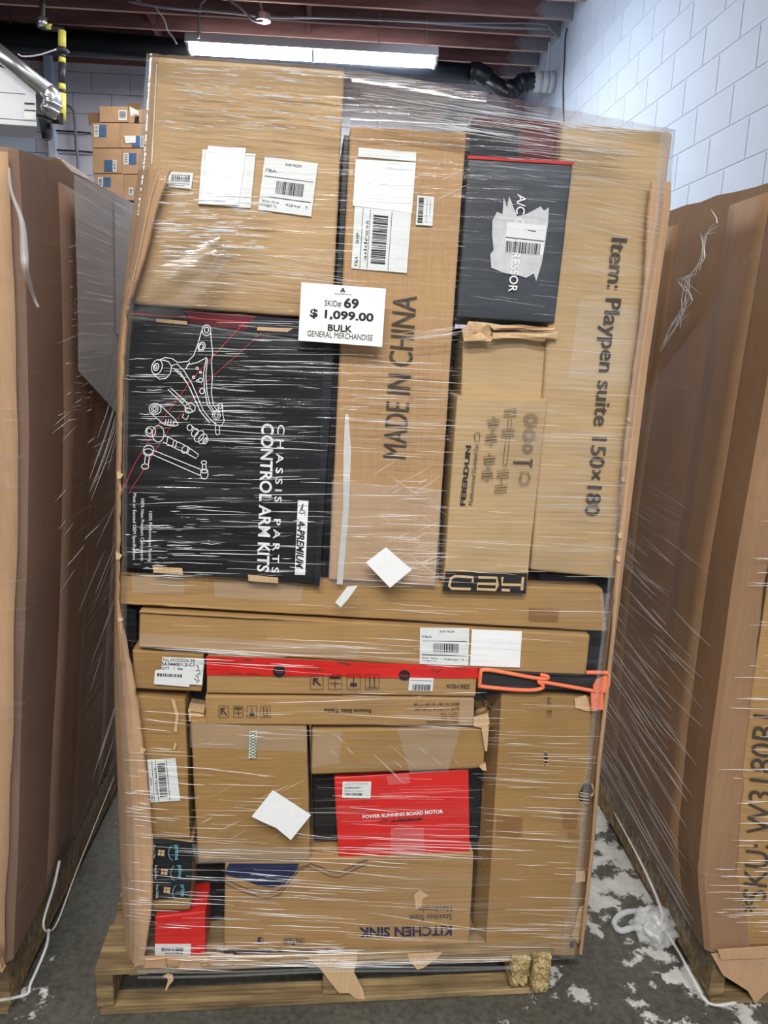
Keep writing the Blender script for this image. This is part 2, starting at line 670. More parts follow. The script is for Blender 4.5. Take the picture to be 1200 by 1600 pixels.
def stroke_geo(polys, plane, dy):
    "polys: (points px, width px, closed)"
    V, Fc = [], []
    for pts, wd, closed in polys:
        q = list(pts)
        m = len(q)
        segs = m if closed else m - 1
        st = len(V)
        for i in range(m):
            a = q[i - 1] if (i > 0 or closed) else q[i]
            b = q[(i + 1) % m] if (i < m - 1 or closed) else q[i]
            tx, ty = b[0] - a[0], b[1] - a[1]
            L = math.hypot(tx, ty) or 1
            nx, ny = -ty / L * wd / 2, tx / L * wd / 2
            V.append(plane(q[i][0] + nx, q[i][1] + ny, dy))
            V.append(plane(q[i][0] - nx, q[i][1] - ny, dy))
        for i in range(segs):
            j = (i + 1) % m
            Fc.append((st + 2 * i, st + 2 * i + 1, st + 2 * j + 1, st + 2 * j))
    return V, Fc


def strokes(name, parent, polys, dy, mat, plane=P):
    V, Fc = stroke_geo(polys, plane, dy)
    return link(name, mesh_from(name, V, Fc), mat, parent)


def ell(cx, cy, rx, ry=None, n_=18, rot=0.0):
    ry = rx if ry is None else ry
    out = []
    for i in range(n_):
        a = 2 * math.pi * i / n_
        x, y = rx * math.cos(a), ry * math.sin(a)
        out.append((cx + x * math.cos(rot) - y * math.sin(rot), cy + x * math.sin(rot) + y * math.cos(rot)))
    return out


def bil(q, u, v):
    "point in pixel quad (tl,tr,br,bl)"
    tx = q[0][0] + (q[1][0] - q[0][0]) * u
    ty = q[0][1] + (q[1][1] - q[0][1]) * u
    bx = q[3][0] + (q[2][0] - q[3][0]) * u
    by = q[3][1] + (q[2][1] - q[3][1]) * u
    return (tx + (bx - tx) * v, ty + (by - ty) * v)


def bars(parent, q, n_, dy, vertical=True, name='barcode', mat='ink', seed=1, plane=P):
    rnd = random.Random(seed)
    V, Fc = [], []
    x = 0.0
    ws = [(rnd.choice((1, 1, 2, 3)), rnd.choice((1, 1, 2))) for _ in range(n_)]
    tot = sum(a + b for a, b in ws)
    for a, b in ws:
        u0, u1 = x / tot, (x + a) / tot
        x += a + b
        cs = [(u0, 0), (u1, 0), (u1, 1), (u0, 1)] if vertical else [(0, u0), (1, u0), (1, u1), (0, u1)]
        st = len(V)
        V += [plane(*bil(q, u, v), dy) for u, v in cs]
        Fc.append((st, st + 1, st + 2, st + 3))
    return link(name, mesh_from(name, V, Fc), mat, parent)


def sub(q, u0, v0, u1, v1):
    return [bil(q, u0, v0), bil(q, u1, v0), bil(q, u1, v1), bil(q, u0, v1)]


def qtext(parent, s, q, u0, v0, u1, v1, dy, **kw):
    "text laid in the sub-rectangle of a pixel quad, upright in the quad's own frame"
    return put_text(parent, s, bil(q, u0, v1), bil(q, u1, v1), bil(q, u0, v0), dy, **kw)


def ship_label(parent, q, dy, seed=1, kind='h', name='shipping_label', mat='label', title=None):
    "white address label with rules, small print and a barcode"
    o = plate(name, q, dy - 0.0016, mat, parent)
    d = dy - 0.0022
    if kind == 'h':
        bars(o, sub(q, 0.28, 0.42, 0.80, 0.66), 24, d, seed=seed)
        strokes('printed_rule', o, [([bil(q, 0.04, 0.36), bil(q, 0.96, 0.36)], 0.9, False), ([bil(q, 0.04, 0.74), bil(q, 0.96, 0.74)], 1.2, False)], d, 'ink')
        for k, (u, v, wv) in enumerate([(0.05, 0.22, 0.2), (0.40, 0.07, 0.3), (0.05, 0.80, 0.32), (0.05, 0.88, 0.28), (0.5, 0.82, 0.4)]):
            qtext(o, ['FBA', 'SHIP FROM', 'Ship date', 'Weight 12', 'Qty 1'][k], q, u, v, u + wv, v + 0.055, d, mat='ink')
    elif kind == 'v':
        bars(o, sub(q, 0.34, 0.10, 0.60, 0.90), 26, d, vertical=False, seed=seed)
        strokes('printed_rule', o, [([bil(q, 0.15, 0.02), bil(q, 0.15, 0.98)], 0.8, False), ([bil(q, 0.28, 0.02), bil(q, 0.28, 0.98)], 0.8, False), ([bil(q, 0.66, 0.02), bil(q, 0.66, 0.98)], 0.8, False)], d, 'ink')
        for k, (u, v0, v1) in enumerate([(0.05, 0.95, 0.80), (0.05, 0.6, 0.42), (0.20, 0.85, 0.2)]):
            put_text(o, ['FBA', 'SHIP', 'address'][k], bil(q, u + 0.06, v0), bil(q, u + 0.06, v1), bil(q, u, v0), d, mat='ink')
    else:
        bars(o, sub(q, 0.1, 0.15, 0.9, 0.6), 20, d, seed=seed)
        strokes('printed_rule', o, [([bil(q, 0.1, 0.72), bil(q, 0.9, 0.72)], 0.8, False), ([bil(q, 0.1, 0.85), bil(q, 0.7, 0.85)], 0.8, False)], d, 'ink_grey')
    return o


def tape(parent, px, dy, mat='tape', name='tape'):
    return plate(name, px, dy - 0.0010, mat, parent, 0.0004)


def crop(s, ox, oy):
    return lambda *pts: [(ox + x * s, oy + y * s) for x, y in pts]


c1 = crop(0.35, 160, 860)
c2 = crop(0.36667, 540, 880)
c3 = crop(0.29386, 170, 1060)
c4 = crop(0.3, 440, 1060)
c5 = crop(0.35, 500, 170)
c6 = crop(0.30833, 170, 460)
c7 = crop(0.35, 480, 480)
ct = crop(0.31667, 180, 200)
cr = crop(0.30625, 720, 1040)

# ------------------------------------------------------------------ setting
WX, WY, JZ = 2.15, 9.8, 4.42        # right wall, back wall, underside of the joists
fl = struct(link('floor', box_mesh('floor', (-9, -5, -0.12), (WX + 0.2, WY + 0.2, 0.0), 0), 'floor'), 'worn grey concrete floor with flaked pale paint')

wr = struct(link('wall_right', box_mesh('wall_right', (WX + 0.0035, -5, 0), (WX + 0.2, WY + 0.2, 5.0), 0), 'mortar_white'), 'white painted concrete block wall')
wb = struct(link('wall_back', box_mesh('wall_back', (-9, WY + 0.006, 0), (WX, WY + 0.2, 5.0), 0), 'mortar_grey'), 'grey painted concrete block wall')
BL, BH, J = 0.436, 0.2186, 0.0055


def block_shared(name, vert, mat):
    if vert:
        me = box_mesh(name, (0.0, 0.0, 0.0), (0.05, BL - J, BH - J), 0.004)
    else:
        me = box_mesh(name, (0.0, 0.0, 0.0), (BL - J, 0.05, BH - J), 0.004)
    me.materials.append(MAT[mat])
    return me


def lay(parent, me, loc, name='block'):
    o = bpy.data.objects.new(name, me)
    COL.objects.link(o)
    o.parent = parent
    o.location = Vector(loc) - Vector(parent['_o'])
    return o


bmesh_r = block_shared('block', True, 'wall_white')
zref = onX(1200, 28, WX).z - 20 * BH
yref = onX(1093, 140, WX).y
for k in range(3, 27):
    z = zref + k * BH
    if z < 0.95 or z + BH > 4.95:
        continue
    off = 0 if k % 2 == 0 else BL / 2
    for i in range(-14, 13):
        y = yref + off + i * BL
        if 3.3 < y and y + BL < WY + 0.01:
            lay(wr, bmesh_r, (WX, y, z + J / 2))
bmesh_b = block_shared('block', False, 'wall_grey')
bmesh_w = block_shared('block', False, 'wall_white')
zb = onY(100, 112, WY).z - 14 * BH
xb = onY(113, 130, WY).x
for k in range(-4, 18):
    z = zb + k * BH
    if z < 1.1 or z + BH > 4.72:
        continue
    off = 0 if k % 2 == 0 else BL / 2
    for i in range(-4, 14):
        x = xb + off + i * BL
        if x + BL > WX + 0.02:
            continue
        lay(wb, bmesh_w if x + BL < -3.15 else bmesh_b, (x, WY - 0.03, z + J / 2))

# white pilaster at the left of the back wall
pl = onY(68, 120, WY - 0.12)
pr = onY(81, 120, WY - 0.12)
struct(link('trim_1', box_mesh('pilaster', (pl.x, WY - 0.12, 0), (pr.x, WY, 4.5), 0.008), 'wall_white'), 'white pilaster on the back wall')

ceil = struct(link('ceiling', box_mesh('ceiling', (-9, -5, JZ + 0.285), (WX + 0.2, WY + 0.2, JZ + 0.36), 0), 'deck'), 'dark boarded roof deck over joists')
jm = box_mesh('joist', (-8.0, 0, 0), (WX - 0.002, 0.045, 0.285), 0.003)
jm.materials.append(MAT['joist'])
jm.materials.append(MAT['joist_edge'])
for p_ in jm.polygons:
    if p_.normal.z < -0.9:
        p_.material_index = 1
ji = 0
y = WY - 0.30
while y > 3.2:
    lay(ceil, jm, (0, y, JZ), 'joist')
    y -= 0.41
# bridging between joists
bm_ = box_mesh('bridging', (0, 0, 0), (0.045, 0.36, 0.24), 0.002)
bm_.materials.append(MAT['joist'])
for i in range(4):
    lay(ceil, bm_, (-0.35 + 0.02 * (i % 2), WY - 0.30 - 0.41 * (i + 1) + 0.046, JZ + 0.04), 'bridging')
    lay(ceil, bm_, (-1.9 - 0.02 * (i % 2), WY - 0.30 - 0.41 * (i + 1) + 0.046, JZ + 0.04), 'bridging')
# ledger board under the joists on the back wall
struct(link('trim_2', box_mesh('ledger', (-8.5, WY - 0.05, JZ - 0.02), (WX - 0.002, WY + 0.005, JZ + 0.28), 0.003), 'joist'), 'dark brown ledger board along the back wall')


# ------------------------------------------------------------------ ceiling fixture and services
def lamp_fixture():
    Y = 8.25
    a, b = onY(291, 72, Y), onY(683, 100, Y)
    z = (onY(290, 64, Y).z + onY(683, 82, Y).z) / 2
    x0, x1 = a.x, b.x
    root = empty('tube_light', (x0 / 2 + x1 / 2, Y, z - 0.16))
    tag(root, 'long two-tube fluorescent ceiling light hanging over the wrapped load', 'light')
    fr = [Vector(c) for c in ((x0, Y - 0.06, z + 0.05), (x1, Y - 0.06, z + 0.05), (x1, Y - 0.11, z - 0.05), (x0, Y - 0.11, z - 0.05))]
    bk = [Vector((p.x, 2 * Y - p.y, p.z)) for p in fr]
    link('housing', bm_mesh(hexa(fr, bk, 0.004), 'housing'), 'fixture', root)
    xm = (x0 + x1) / 2
    for s0, s1 in ((x0 + 0.05, xm - 0.02), (xm + 0.02, x1 - 0.03)):
        for dy in (-0.055, 0.055):
            link('tube', tube_mesh('tube', [([(s0, Y + dy, z - 0.085), (s1, Y + dy, z - 0.085)], 0.026)], 10), 'tube', root, smooth=True)
    for xx in (x0 + 0.03, xm, x1 - 0.02):
        link('lamp_holder', box_mesh('lamp_holder', (xx - 0.012, Y - 0.09, z - 0.115), (xx + 0.012, Y + 0.09, z - 0.049), 0.003), 'white_enamel', root)
    for xx in (onY(312, 60, Y).x, onY(592, 85, Y).x, onY(665, 80, Y).x):
        zs = [z + 0.05 + i * (JZ + 0.1 - z - 0.05) / 8 for i in range(9)]
        link('hanger_chain', tube_mesh('hanger_chain', [([(xx + (0.004 if i % 2 else -0.004), Y, q) for i, q in enumerate(zs)], 0.006)], 5), 'cable', root)


lamp_fixture()


def pipes():
    root = empty('drain_pipe', onY(300, 90, 8.5))
    tag(root, 'large black plastic drain pipe running under the joists along the back wall', 'pipe')
    a = onY(-40, 54, 8.75)
    b = onY(240, 76, 8.65)
    c = onY(735, 113, 8.5)
    link('pipe_run', tube_mesh('pipe_run', [([a, b, c], [0.14, 0.115, 0.078])], 14), 'pipe_black', root, smooth=True)
    e = onY(752, 116, 8.48)
    link('elbow', tube_mesh('elbow', [(smooth_path([c, onY(746, 113, 8.49), e, onY(765, 124, 8.47)], 3), 0.095)], 12), 'pipe_black', root, smooth=True)
    link('sloped_pipe', tube_mesh('sloped_pipe', [([e, onY(792, 146, 8.42), onY(806, 158, 8.42)], 0.082)], 12), 'pipe_black', root, smooth=True)
    link('branch_pipe', tube_mesh('branch_pipe', [(smooth_path([onY(790, 152, 8.4), onY(806, 136, 8.38), onY(820, 129, 8.38), onY(835, 127, 8.38)], 3), 0.085)], 12), 'pipe_black', root, smooth=True)
    for px in ((800, 141), (816, 131)):
        p = onY(px[0], px[1], 8.38)
        d = Vector((0.05, 0, 0.045)) if px[0] == 800 else Vector((0.06, 0, 0.02))
        link('collar', tube_mesh('collar', [([p - d * 0.5, p + d * 0.5], 0.1)], 12), 'pipe_black', root, smooth=True)
    for x, y in ((24, 50), (66, 58)):
        t = onY(x, y, 8.75)
        pts = [t + Vector((0, math.cos(a_) * 0.12, math.sin(a_) * 0.12)) for a_ in [i * math.pi / 8 for i in range(-10, 7)]] + [t + Vector((0, 0, 0.3))]
        link('pipe_hanger', tube_mesh('pipe_hanger', [(pts, 0.009)], 5), 'metal', root)
    s = empty('wall_pipe_sleeve', onY(850, 127, 8.38))
    tag(s, 'white plastic pipe sleeve entering the white block wall', 'pipe')
    p0, p1 = onY(833, 127, 8.38), Vector((WX - 0.003, 8.38, onY(865, 129, 8.38).z))
    link('sleeve', tube_mesh('sleeve', [([p0, p1], 0.085)], 14), 'pipe_white', s, smooth=True)
    for t in (0.05, 0.42, 0.72):
        q = p0.lerp(p1, t)
        link('collar', tube_mesh('collar', [([q, q + Vector((0.06, 0, 0))], 0.097)], 14), 'pipe_white', s, smooth=True)
    link('strap', tube_mesh('strap', [([p0.lerp(p1, 0.66) + Vector((0, 0, 0.08)), p0.lerp(p1, 0.66) + Vector((0, 0, 0.36))], 0.014)], 6), 'pipe_white', s)

    g = empty('gas_pipe', onY(97, 187, 7.0))
    tag(g, 'thin vertical gas pipe with yellow and black bands beside the heater', 'pipe')
    seq = [(48, 76, 'yellow', 0.03), (84, 90, 'cable_dark', 0.026), (90, 98, 'yellow', 0.027), (98, 131, 'cable_dark', 0.026), (131, 140, 'yellow', 0.027), (140, 146, 'cable_dark', 0.026), (146, 187, 'yellow', 0.031)]
    for y0, y1, m_, r in seq:
        link('band', tube_mesh('band', [([onY(97, y0, 7.0), onY(97, y1, 7.0)], r)], 10), m_, g, smooth=True)
    link('valve', tube_mesh('valve', [([onY(97, 74, 7.0), onY(97, 79, 7.0), onY(97, 84, 7.0)], [0.034, 0.06, 0.036])], 10), 'cable_dark', g, smooth=True)
    link('feed_pipe', tube_mesh('feed_pipe', [(smooth_path([onY(97, 49, 7.0), onY(95, 46, 7.0), onY(68, 43, 7.0), onY(66, 38, 7.0), onY(66, -4, 7.0)], 3), 0.022)], 8), 'cable_dark', g, smooth=True)
    link('band', tube_mesh('band', [([onY(73, 42.6, 7.0), onY(81, 43.2, 7.0)], 0.027)], 8), 'yellow', g, smooth=True)
    link('union', tube_mesh('union', [([onY(66, 27, 7.0), onY(66, 43, 7.0)], 0.038)], 8), 'metal', g, smooth=True)


pipes()


def heater():
    Y = 6.6
    root = empty('unit_heater', onY(20, 198, Y))
    tag(root, 'white ceiling-hung unit heater at the left edge with black gas valve', 'heater')
    q = [(-60, 84), (54, 122), (58, 198), (-60, 190)]
    fr = [onY(x, y, Y) for x, y in q]
    bk = [p + Vector((-0.16, 0.4, 0)) for p in fr]
    body = link('casing', bm_mesh(hexa(fr, bk, 0.006), 'casing'), 'white_enamel', root)
    pl_ = lambda x, y, d: onY(x, y, Y - 0.004 + d)
    for sp in ([(-10, 184), (57, 189)], [(-10, 143), (40, 147)]):
        link('seam', mesh_from('seam', *stroke_geo([(sp, 0.9, False)], pl_, 0)), 'ink_grey', body)
    link('warning_label', plate_mesh('warning_label', [pl_(x, y, 0) for x, y in ((38, 171), (56, 172), (56, 187), (38, 186))], Vector((0, 1, 0)), 0.001), 'label', body)
    link('warning_stripe', plate_mesh('warning_stripe', [pl_(x, y, -0.002) for x, y in ((38, 160), (54, 161), (54, 163.5), (38, 162.5))], Vector((0, 1, 0)), 0.001), 'ink_soft', body)
    link('warning_stripe', plate_mesh('warning_stripe', [pl_(x, y, -0.002) for x, y in ((38, 171), (56, 172), (56, 174), (38, 173))], Vector((0, 1, 0)), 0.001), 'ink_soft', body)
    # gas valve and burner box
    v = link('burner_box', bm_mesh(hexa([onY(x, y, Y + 0.1) for x, y in ((60, 184), (82, 184), (79, 216), (66, 218))], [onY(x, y, Y + 0.3) for x, y in ((62, 184), (82, 184), (79, 214), (68, 215))], 0.006), 'burner_box'), 'pipe_black', root)
    link('gas_valve', bm_mesh(hexa([onY(x, y, Y + 0.05) for x, y in ((80, 175), (99, 177), (99, 195), (80, 193))], [onY(x, y, Y + 0.2) for x, y in ((80, 175), (99, 177), (99, 195), (80, 193))], 0.006), 'gas_valve'), 'pipe_black', root)
    link('valve_label', plate_mesh('valve_label', [onY(x, y, Y + 0.04) for x, y in ((81, 184), (88, 184), (88, 187), (81, 187))], Vector((0, 1, 0)), 0.002), 'yellow', root)
    link('gas_line', tube_mesh('gas_line', [(smooth_path([onY(58, 178, Y), onY(70, 180, Y), onY(84, 185, Y + 0.02)], 3), 0.02)], 8), 'cable_dark', root, smooth=True)
    link('tubing', tube_mesh('tubing', [(smooth_path([onY(80, 192, Y), onY(81, 205, Y), onY(79, 216, Y), onY(70, 219, Y)], 4), 0.008)], 6), 'cable_dark', root, smooth=True)
    f = empty('flue_duct', onY(70, 170, Y))
    tag(f, 'shiny galvanised flue duct slanting down to the heater', 'duct')
    Yf = Y - 0.15
    link('straight_duct', tube_mesh('straight_duct', [([onY(-45, 48, Yf), onY(78, 146, Yf)], 0.06)], 16), 'metal', f, smooth=True)
    pth = smooth_path([onY(76, 144.5, Yf), onY(82, 150, Yf), onY(83, 159, Yf), onY(80, 168, Yf + 0.02), onY(75, 174, Yf + 0.04)], 3)
    link('elbow', tube_mesh('elbow', [(pth, [0.062 + 0.003 * (i % 2) for i in range(len(pth))])], 14), 'metal', f, smooth=True)
    for (x, y) in ((81, 152), (83, 160), (79, 169)):
        p = onY(x, y, Yf)
        link('rib', tube_mesh('rib', [([p, p + Vector((-0.006, 0, -0.018))], 0.069)], 14), 'metal', f, smooth=True)


heater()


def cable(label, px, Y, r, mat='cable', name='cable'):
    pts = smooth_path([onY(x, y, Y) if len(t) == 0 else onY(x, y, t[0]) for x, y, *t in px], 5)
    return tag(link(name, tube_mesh(name, [(pts, r)], 6), mat, smooth=True), label, 'cable')


cable('grey cable bundle sagging across the joists above the light', [(200, 2), (260, 12), (340, 18), (430, 27), (520, 28), (640, 33), (760, 42), (860, 45)], 7.95, 0.012)
cable('thin pale cable stapled just above the cable bundle', [(460, 26), (560, 30), (700, 36), (840, 37), (860, 46), (872, 60)], 7.93, 0.007)
cable('white lamp cord hanging left of the ceiling light', [(243, 12), (256, 30), (262, 48), (270, 58), (276, 69)], 8.0, 0.008, 'pipe_white')
cable('grey conduit dropping from the ceiling to the left end of the light', [(330, -6), (318, 2), (312, 14), (310, 60)], 8.1, 0.012)
tag(link('cable', tube_mesh('cable', [(smooth_path([onX(x, y, WX - 0.008) for x, y in ((886, 44), (883, 60), (882, 90), (880, 130), (880, 160), (881, 195))], 5), 0.006)], 6), 'cable_dark', smooth=True), 'thin dark wire hanging down the white block wall', 'cable')
cable('curved grey conduit running down the back wall beside the gas pipe', [(98, 165), (108, 166), (115, 175), (117, 190), (119, 220), (122, 260), (125, 330)], 9.70, 0.016)
cable('thin horizontal wire crossing the back wall above the conduit joint', [(88, 204), (118, 206), (142, 208)], 9.71, 0.010, 'cable_dark')
cable('thin horizontal wire crossing the back wall below the conduit joint', [(85, 234), (118, 236), (146, 238)], 9.71, 0.010, 'cable_dark')
cable('pale wire sagging from the flue to the gas valve', [(28, 84), (36, 88), (60, 86), (88, 77)], 6.9, 0.006, 'pipe_white')

jb = empty('junction_box', onY(411, 30, 7.9))
tag(jb, 'round metal junction box hanging from the joists above the light', 'junction box')
p = onY(411, 28, 7.9)
link('box', tube_mesh('box', [([p - Vector((0, 0, 0.03)), p + Vector((0, 0, 0.03))], 0.07)], 14), 'metal', jb, smooth=False)
link('drop_rod', tube_mesh('drop_rod', [([p + Vector((0, 0, 0.03)), onY(405, -4, 7.9)], 0.012)], 6), 'metal', jb)
link('whip', tube_mesh('whip', [(smooth_path([onY(350, -4, 7.9), onY(378, 14, 7.9), onY(396, 32, 7.9), onY(411, 33, 7.88)], 5), 0.010)], 6), 'cable', jb)


# ------------------------------------------------------------------ cartons far behind, by the back wall
def far_stack():
    Y = 7.4
    n1 = Vector((0, 1, 0))
    spec = [  # quad corners in photo, blue tag side
        ((155, 166), (200, 166), (200, 191), (156, 191), 'open-topped brown carton at the top left of the far stack', (185, 172, 198, 188, 0)),
        ((200, 171), (232, 171), (232, 192), (200, 192), 'brown carton with a torn white patch at the top of the far stack', None),
        ((143, 192), (187, 192), (187, 231), (144, 231), 'far carton with a blue tag at its left, second row of the stack', (147, 195, 166, 214, 1)),
        ((187, 192), (232, 193), (232, 231), (187, 231), 'far carton with a white slip and blue tag, second row right', (206, 212, 225, 230, 2)),
        ((144, 232), (189, 232), (190, 271), (145, 271), 'far carton with a blue tag near its bottom right corner', (163, 250, 182, 268, 2)),
        ((189, 232), (234, 232), (234, 272), (190, 272), 'far carton with a blue tag at its upper middle', (193, 239, 213, 257, 1)),
        ((147, 272), (192, 272), (193, 312), (148, 312), 'far carton with a blue tag, fourth row, partly hidden by film', (153, 277, 173, 292, 1)),
        ((192, 273), (236, 273), (236, 313), (193, 313), 'far carton with a small white tag, fourth row right', (201, 293, 208, 305, 0)),
    ]
    for i, (tl, tr, br, bl, lab, tg) in enumerate(spec):
        fr = [onY(x, y, Y) for x, y in (tl, tr, br, bl)]
        bk = [p + n1 * 0.4 for p in fr]
        o = link('small_carton', bm_mesh(hexa(fr, bk, 0.006), 'small_carton'), 'k_panel')
        tag(o, lab, 'box', 'cartons stacked by the back wall')
        pf = lambda x, y, d: onY(x, y, Y - 0.003 + d)
        if tg:
            x0, y0, x1, y1, kind = tg
            xm = (x0 + x1) / 2
            if kind == 1:
                a, b = (x0, xm - 2), (xm - 2, x1)
            else:
                a, b = (x1 - 6, x1), (x0, x1 - 6)
            if kind == 0:
                a, b = (x0, x1), None
            lw = link('white_tag', plate_mesh('white_tag', [pf(x, y, 0) for x, y in ((a[0], y0), (a[1], y0), (a[1], y1), (a[0], y1))], n1, 0.002), 'label', o)
            bars(lw, [(a[0] + 1.5, y0 + 2), (a[1] - 1.5, y0 + 2), (a[1] - 1.5, y1 - 2), (a[0] + 1.5, y1 - 2)], 6, -0.002, vertical=False, seed=i, plane=pf, mat='ink_grey')
            if b:
                link('blue_tag', plate_mesh('blue_tag', [pf(x, y, 0) for x, y in ((b[0], y0), (b[1], y0), (b[1], y1), (b[0], y1))], n1, 0.002), 'blueprint', o)
        if i == 1:
            link('torn_patch', plate_mesh('torn_patch', [pf(x, y, 0) for x, y in ((202, 166), (216, 173), (217, 180), (212, 178), (204, 182))], n1, 0.002), 'label', o)
            link('dark_hole', plate_mesh('dark_hole', [pf(x, y, 0) for x, y in ((211, 182), (217, 181), (217, 193), (210, 192))], n1, 0.002), 'void', o)
            link('flap', plate_mesh('flap', [pf(x, y, 0.02) for x, y in ((200, 161), (219, 161), (219, 172), (200, 172))], n1, 0.004), 'k_inside', o)
        if i == 3:
            link('white_slip', plate_mesh('white_slip', [pf(x, y, -0.004) for x, y in ((194, 212), (212, 212), (212, 223), (196, 224))], n1, 0.002), 'label', o)
        if i == 0:
            link('flap', plate_mesh('flap', [pf(x, y, 0.02) for x, y in ((137, 176), (155, 176), (155, 192), (139, 196))], n1, 0.004), 'k_inside', o)
    a, b = onY(148, 313, Y), onY(238, 313, Y)
    o = link('pallet_load', box_mesh('pallet_load', (a.x, Y, 0.0), (b.x, Y + 0.6, min(a.z, b.z) - 0.005), 0.01), 'k_stack')
    tag(o, 'lower brown pallet load carrying the far stack of tagged cartons', 'box')


far_stack()


# ------------------------------------------------------------------ pallets
def pallet(name, label, o0, ax, ay, wid, dep, h=0.122, boards=7, seed=1, group='pallets on the floor', bfront=0.11):
    "o0 = front left corner on the floor, ax = unit vector along the front, ay = unit vector to the back"
    rnd = random.Random(seed)
    root = empty(name, o0 + ax * wid / 2 + ay * dep / 2)
    tag(root, label, 'pallet', group)
    up = Vector((0, 0, 1))

    def bit(nm, x0, x1, y0, y1, z0, z1, amp=0.004, cuts=5):
        fr = [o0 + ax * x + ay * y0 + up * z for x, z in ((x0, z1), (x1, z1), (x1, z0), (x0, z0))]
        bk = [o0 + ax * x + ay * y1 + up * z for x, z in ((x0, z1), (x1, z1), (x1, z0), (x0, z0))]
        return link(nm, bm_mesh(hexa(fr, bk, 0.0025, cuts, amp, rnd.random() * 50, seg=1), nm), 'wood', root)
    for x in (0.0, wid / 2 - 0.02, wid - 0.04):
        bit('stringer', x, x + 0.04, 0.004, dep - 0.004, 0.018, h - 0.018, 0.006)
    for i in range(boards):
        bw = 0.135 if i in (0, boards - 1) else 0.09
        y = i * (dep - 0.135) / (boards - 1) + (0.135 - bw) / 2
        bit('deck_board', 0.0, wid, y, y + bw, h - 0.018, h, 0.003)
    for i in range(4):
        y = i * (dep - 0.11) / 3
        bit('bottom_board', 0.006, wid - 0.006, y, y + (bfront if i == 0 else 0.11), 0.0, 0.018, 0.004)
    return root, bit


PO = LO - LN * 0.025 - LU * 0.503
PO.z = 0
pal, pbit = pallet('wood_pallet', 'worn wooden pallet with splintered ends under the wrapped mixed load', PO, LU, LN, 1.006, 1.18, 0.12, bfront=0.055)
# splintered block at the right front corner
for (x, y0, z0, z1, s) in ((0.952, -0.012, 0.02, 0.118, 3), (0.905, -0.008, 0.03, 0.112, 5)):
    fr = [PO + LU * (x + a) + LN * (y0 + random.uniform(-0.004, 0.004)) + Vector((0, 0, z)) for a, z in ((0, z1), (0.046, z1 - 0.006), (0.046, z0), (0.002, z0))]
    bk = [p_ + LN * 0.12 for p_ in fr]
    bm = hexa(fr, bk, 0.002, 9, 0.006, s, seg=1)
    for v in bm.verts:
        v.co += Vector([random.uniform(-1, 1) * k_ for k_ in (0.0025, 0.005, 0.003)])
    link('splintered_block', bm_mesh(bm, 'splintered_block'), 'wood_fresh', pal)

LP = Vector((-1.70, 1.42, 0))
pallet('wood_pallet', 'wooden pallet under the brown wrapped load at the left edge', LP, Vector((1, 0, 0)), Vector((0, 1, 0)), 1.03, 1.22, 0.14, seed=4)
RP = Vector((0.862, 1.40, 0))
pallet('wood_pallet', 'wooden pallet under the tan wrapped load at the right edge', RP, Vector((1, 0, 0)), Vector((0, 1, 0)), 1.0, 1.22, 0.14, seed=6)

# ------------------------------------------------------------------ main load: cartons
up = Vector((0, 0, 1))

# dark boxes in the slots; black ones are fillers added to darken gaps
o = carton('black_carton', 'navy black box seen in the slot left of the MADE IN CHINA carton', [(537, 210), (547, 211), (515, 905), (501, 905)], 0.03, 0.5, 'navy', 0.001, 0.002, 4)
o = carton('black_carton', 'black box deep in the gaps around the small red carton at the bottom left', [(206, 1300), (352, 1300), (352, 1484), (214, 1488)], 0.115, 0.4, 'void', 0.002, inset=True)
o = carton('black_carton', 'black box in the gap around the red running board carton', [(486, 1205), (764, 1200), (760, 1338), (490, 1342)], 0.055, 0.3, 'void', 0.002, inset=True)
o = carton('black_bag', 'crumpled black plastic bag in the gap at the left end of the long cartons', [(182, 948), (214, 952), (213, 1012), (190, 1010)], 0.03, 0.2, 'navy', 0.02, 0.012, 12, cat='bag')
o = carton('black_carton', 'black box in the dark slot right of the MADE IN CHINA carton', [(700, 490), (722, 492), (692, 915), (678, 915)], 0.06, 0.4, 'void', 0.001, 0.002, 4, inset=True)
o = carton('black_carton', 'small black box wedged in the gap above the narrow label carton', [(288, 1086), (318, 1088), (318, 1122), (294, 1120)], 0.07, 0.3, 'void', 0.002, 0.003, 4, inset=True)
o = carton('red_black_carton', 'dark red and black box standing behind the A/C carton under loose film', [(736, 181), (879, 187), (878, 262), (733, 252)], 0.03, 0.45, 'darkred', 0.004)
plate('black_panel', [(736, 196), (812, 203), (808, 262), (733, 252)], 0.027, 'navy', o)

# 1 tall plain carton, top left
d = 0.012
big = carton('tall_carton', 'large plain kraft carton at the top left with torn white sheets', [(231, 84), (541, 107), (521, 501), (205, 477)], d, 0.85, 'k_top', 0.004, 0.008, 14)
tape(big, [(244, 100), (246, 100), (238, 256), (236, 256)], d, 'ptape', 'edge_tape')
bl_ = ship_label(big, ct((265, 215), (385, 222), (375, 300), (262, 290)), d, 3, 's', 'barcode_label')
plate('paper_sheet', ct((430, 105), (693, 128), (668, 395), (410, 375)), d - 0.0016, 'label', big)
ps = plate('folded_sheet', ct((460, 87), (550, 95), (645, 98), (632, 215), (608, 380), (500, 378), (408, 372), (445, 250), (447, 130)), d - 0.004, 'paper', big, 0.0015)
ship_label(big, ct((738, 140), (1000, 175), (967, 437), (705, 402)), d, 5, 'h')

o = carton('thin_red_carton', 'thin dark red box squeezed between the plain carton and the black carton', [(204, 478), (521, 502), (518, 541), (197, 493)], 0.016, 0.4, 'darkred', 0.002, 0.003, 6)
plate('black_panel', [(204, 478), (290, 486), (300, 512), (197, 496)], 0.013, 'navy', o)
plate('black_panel', [(400, 494), (521, 503), (518, 541), (380, 522)], 0.013, 'navy', o)
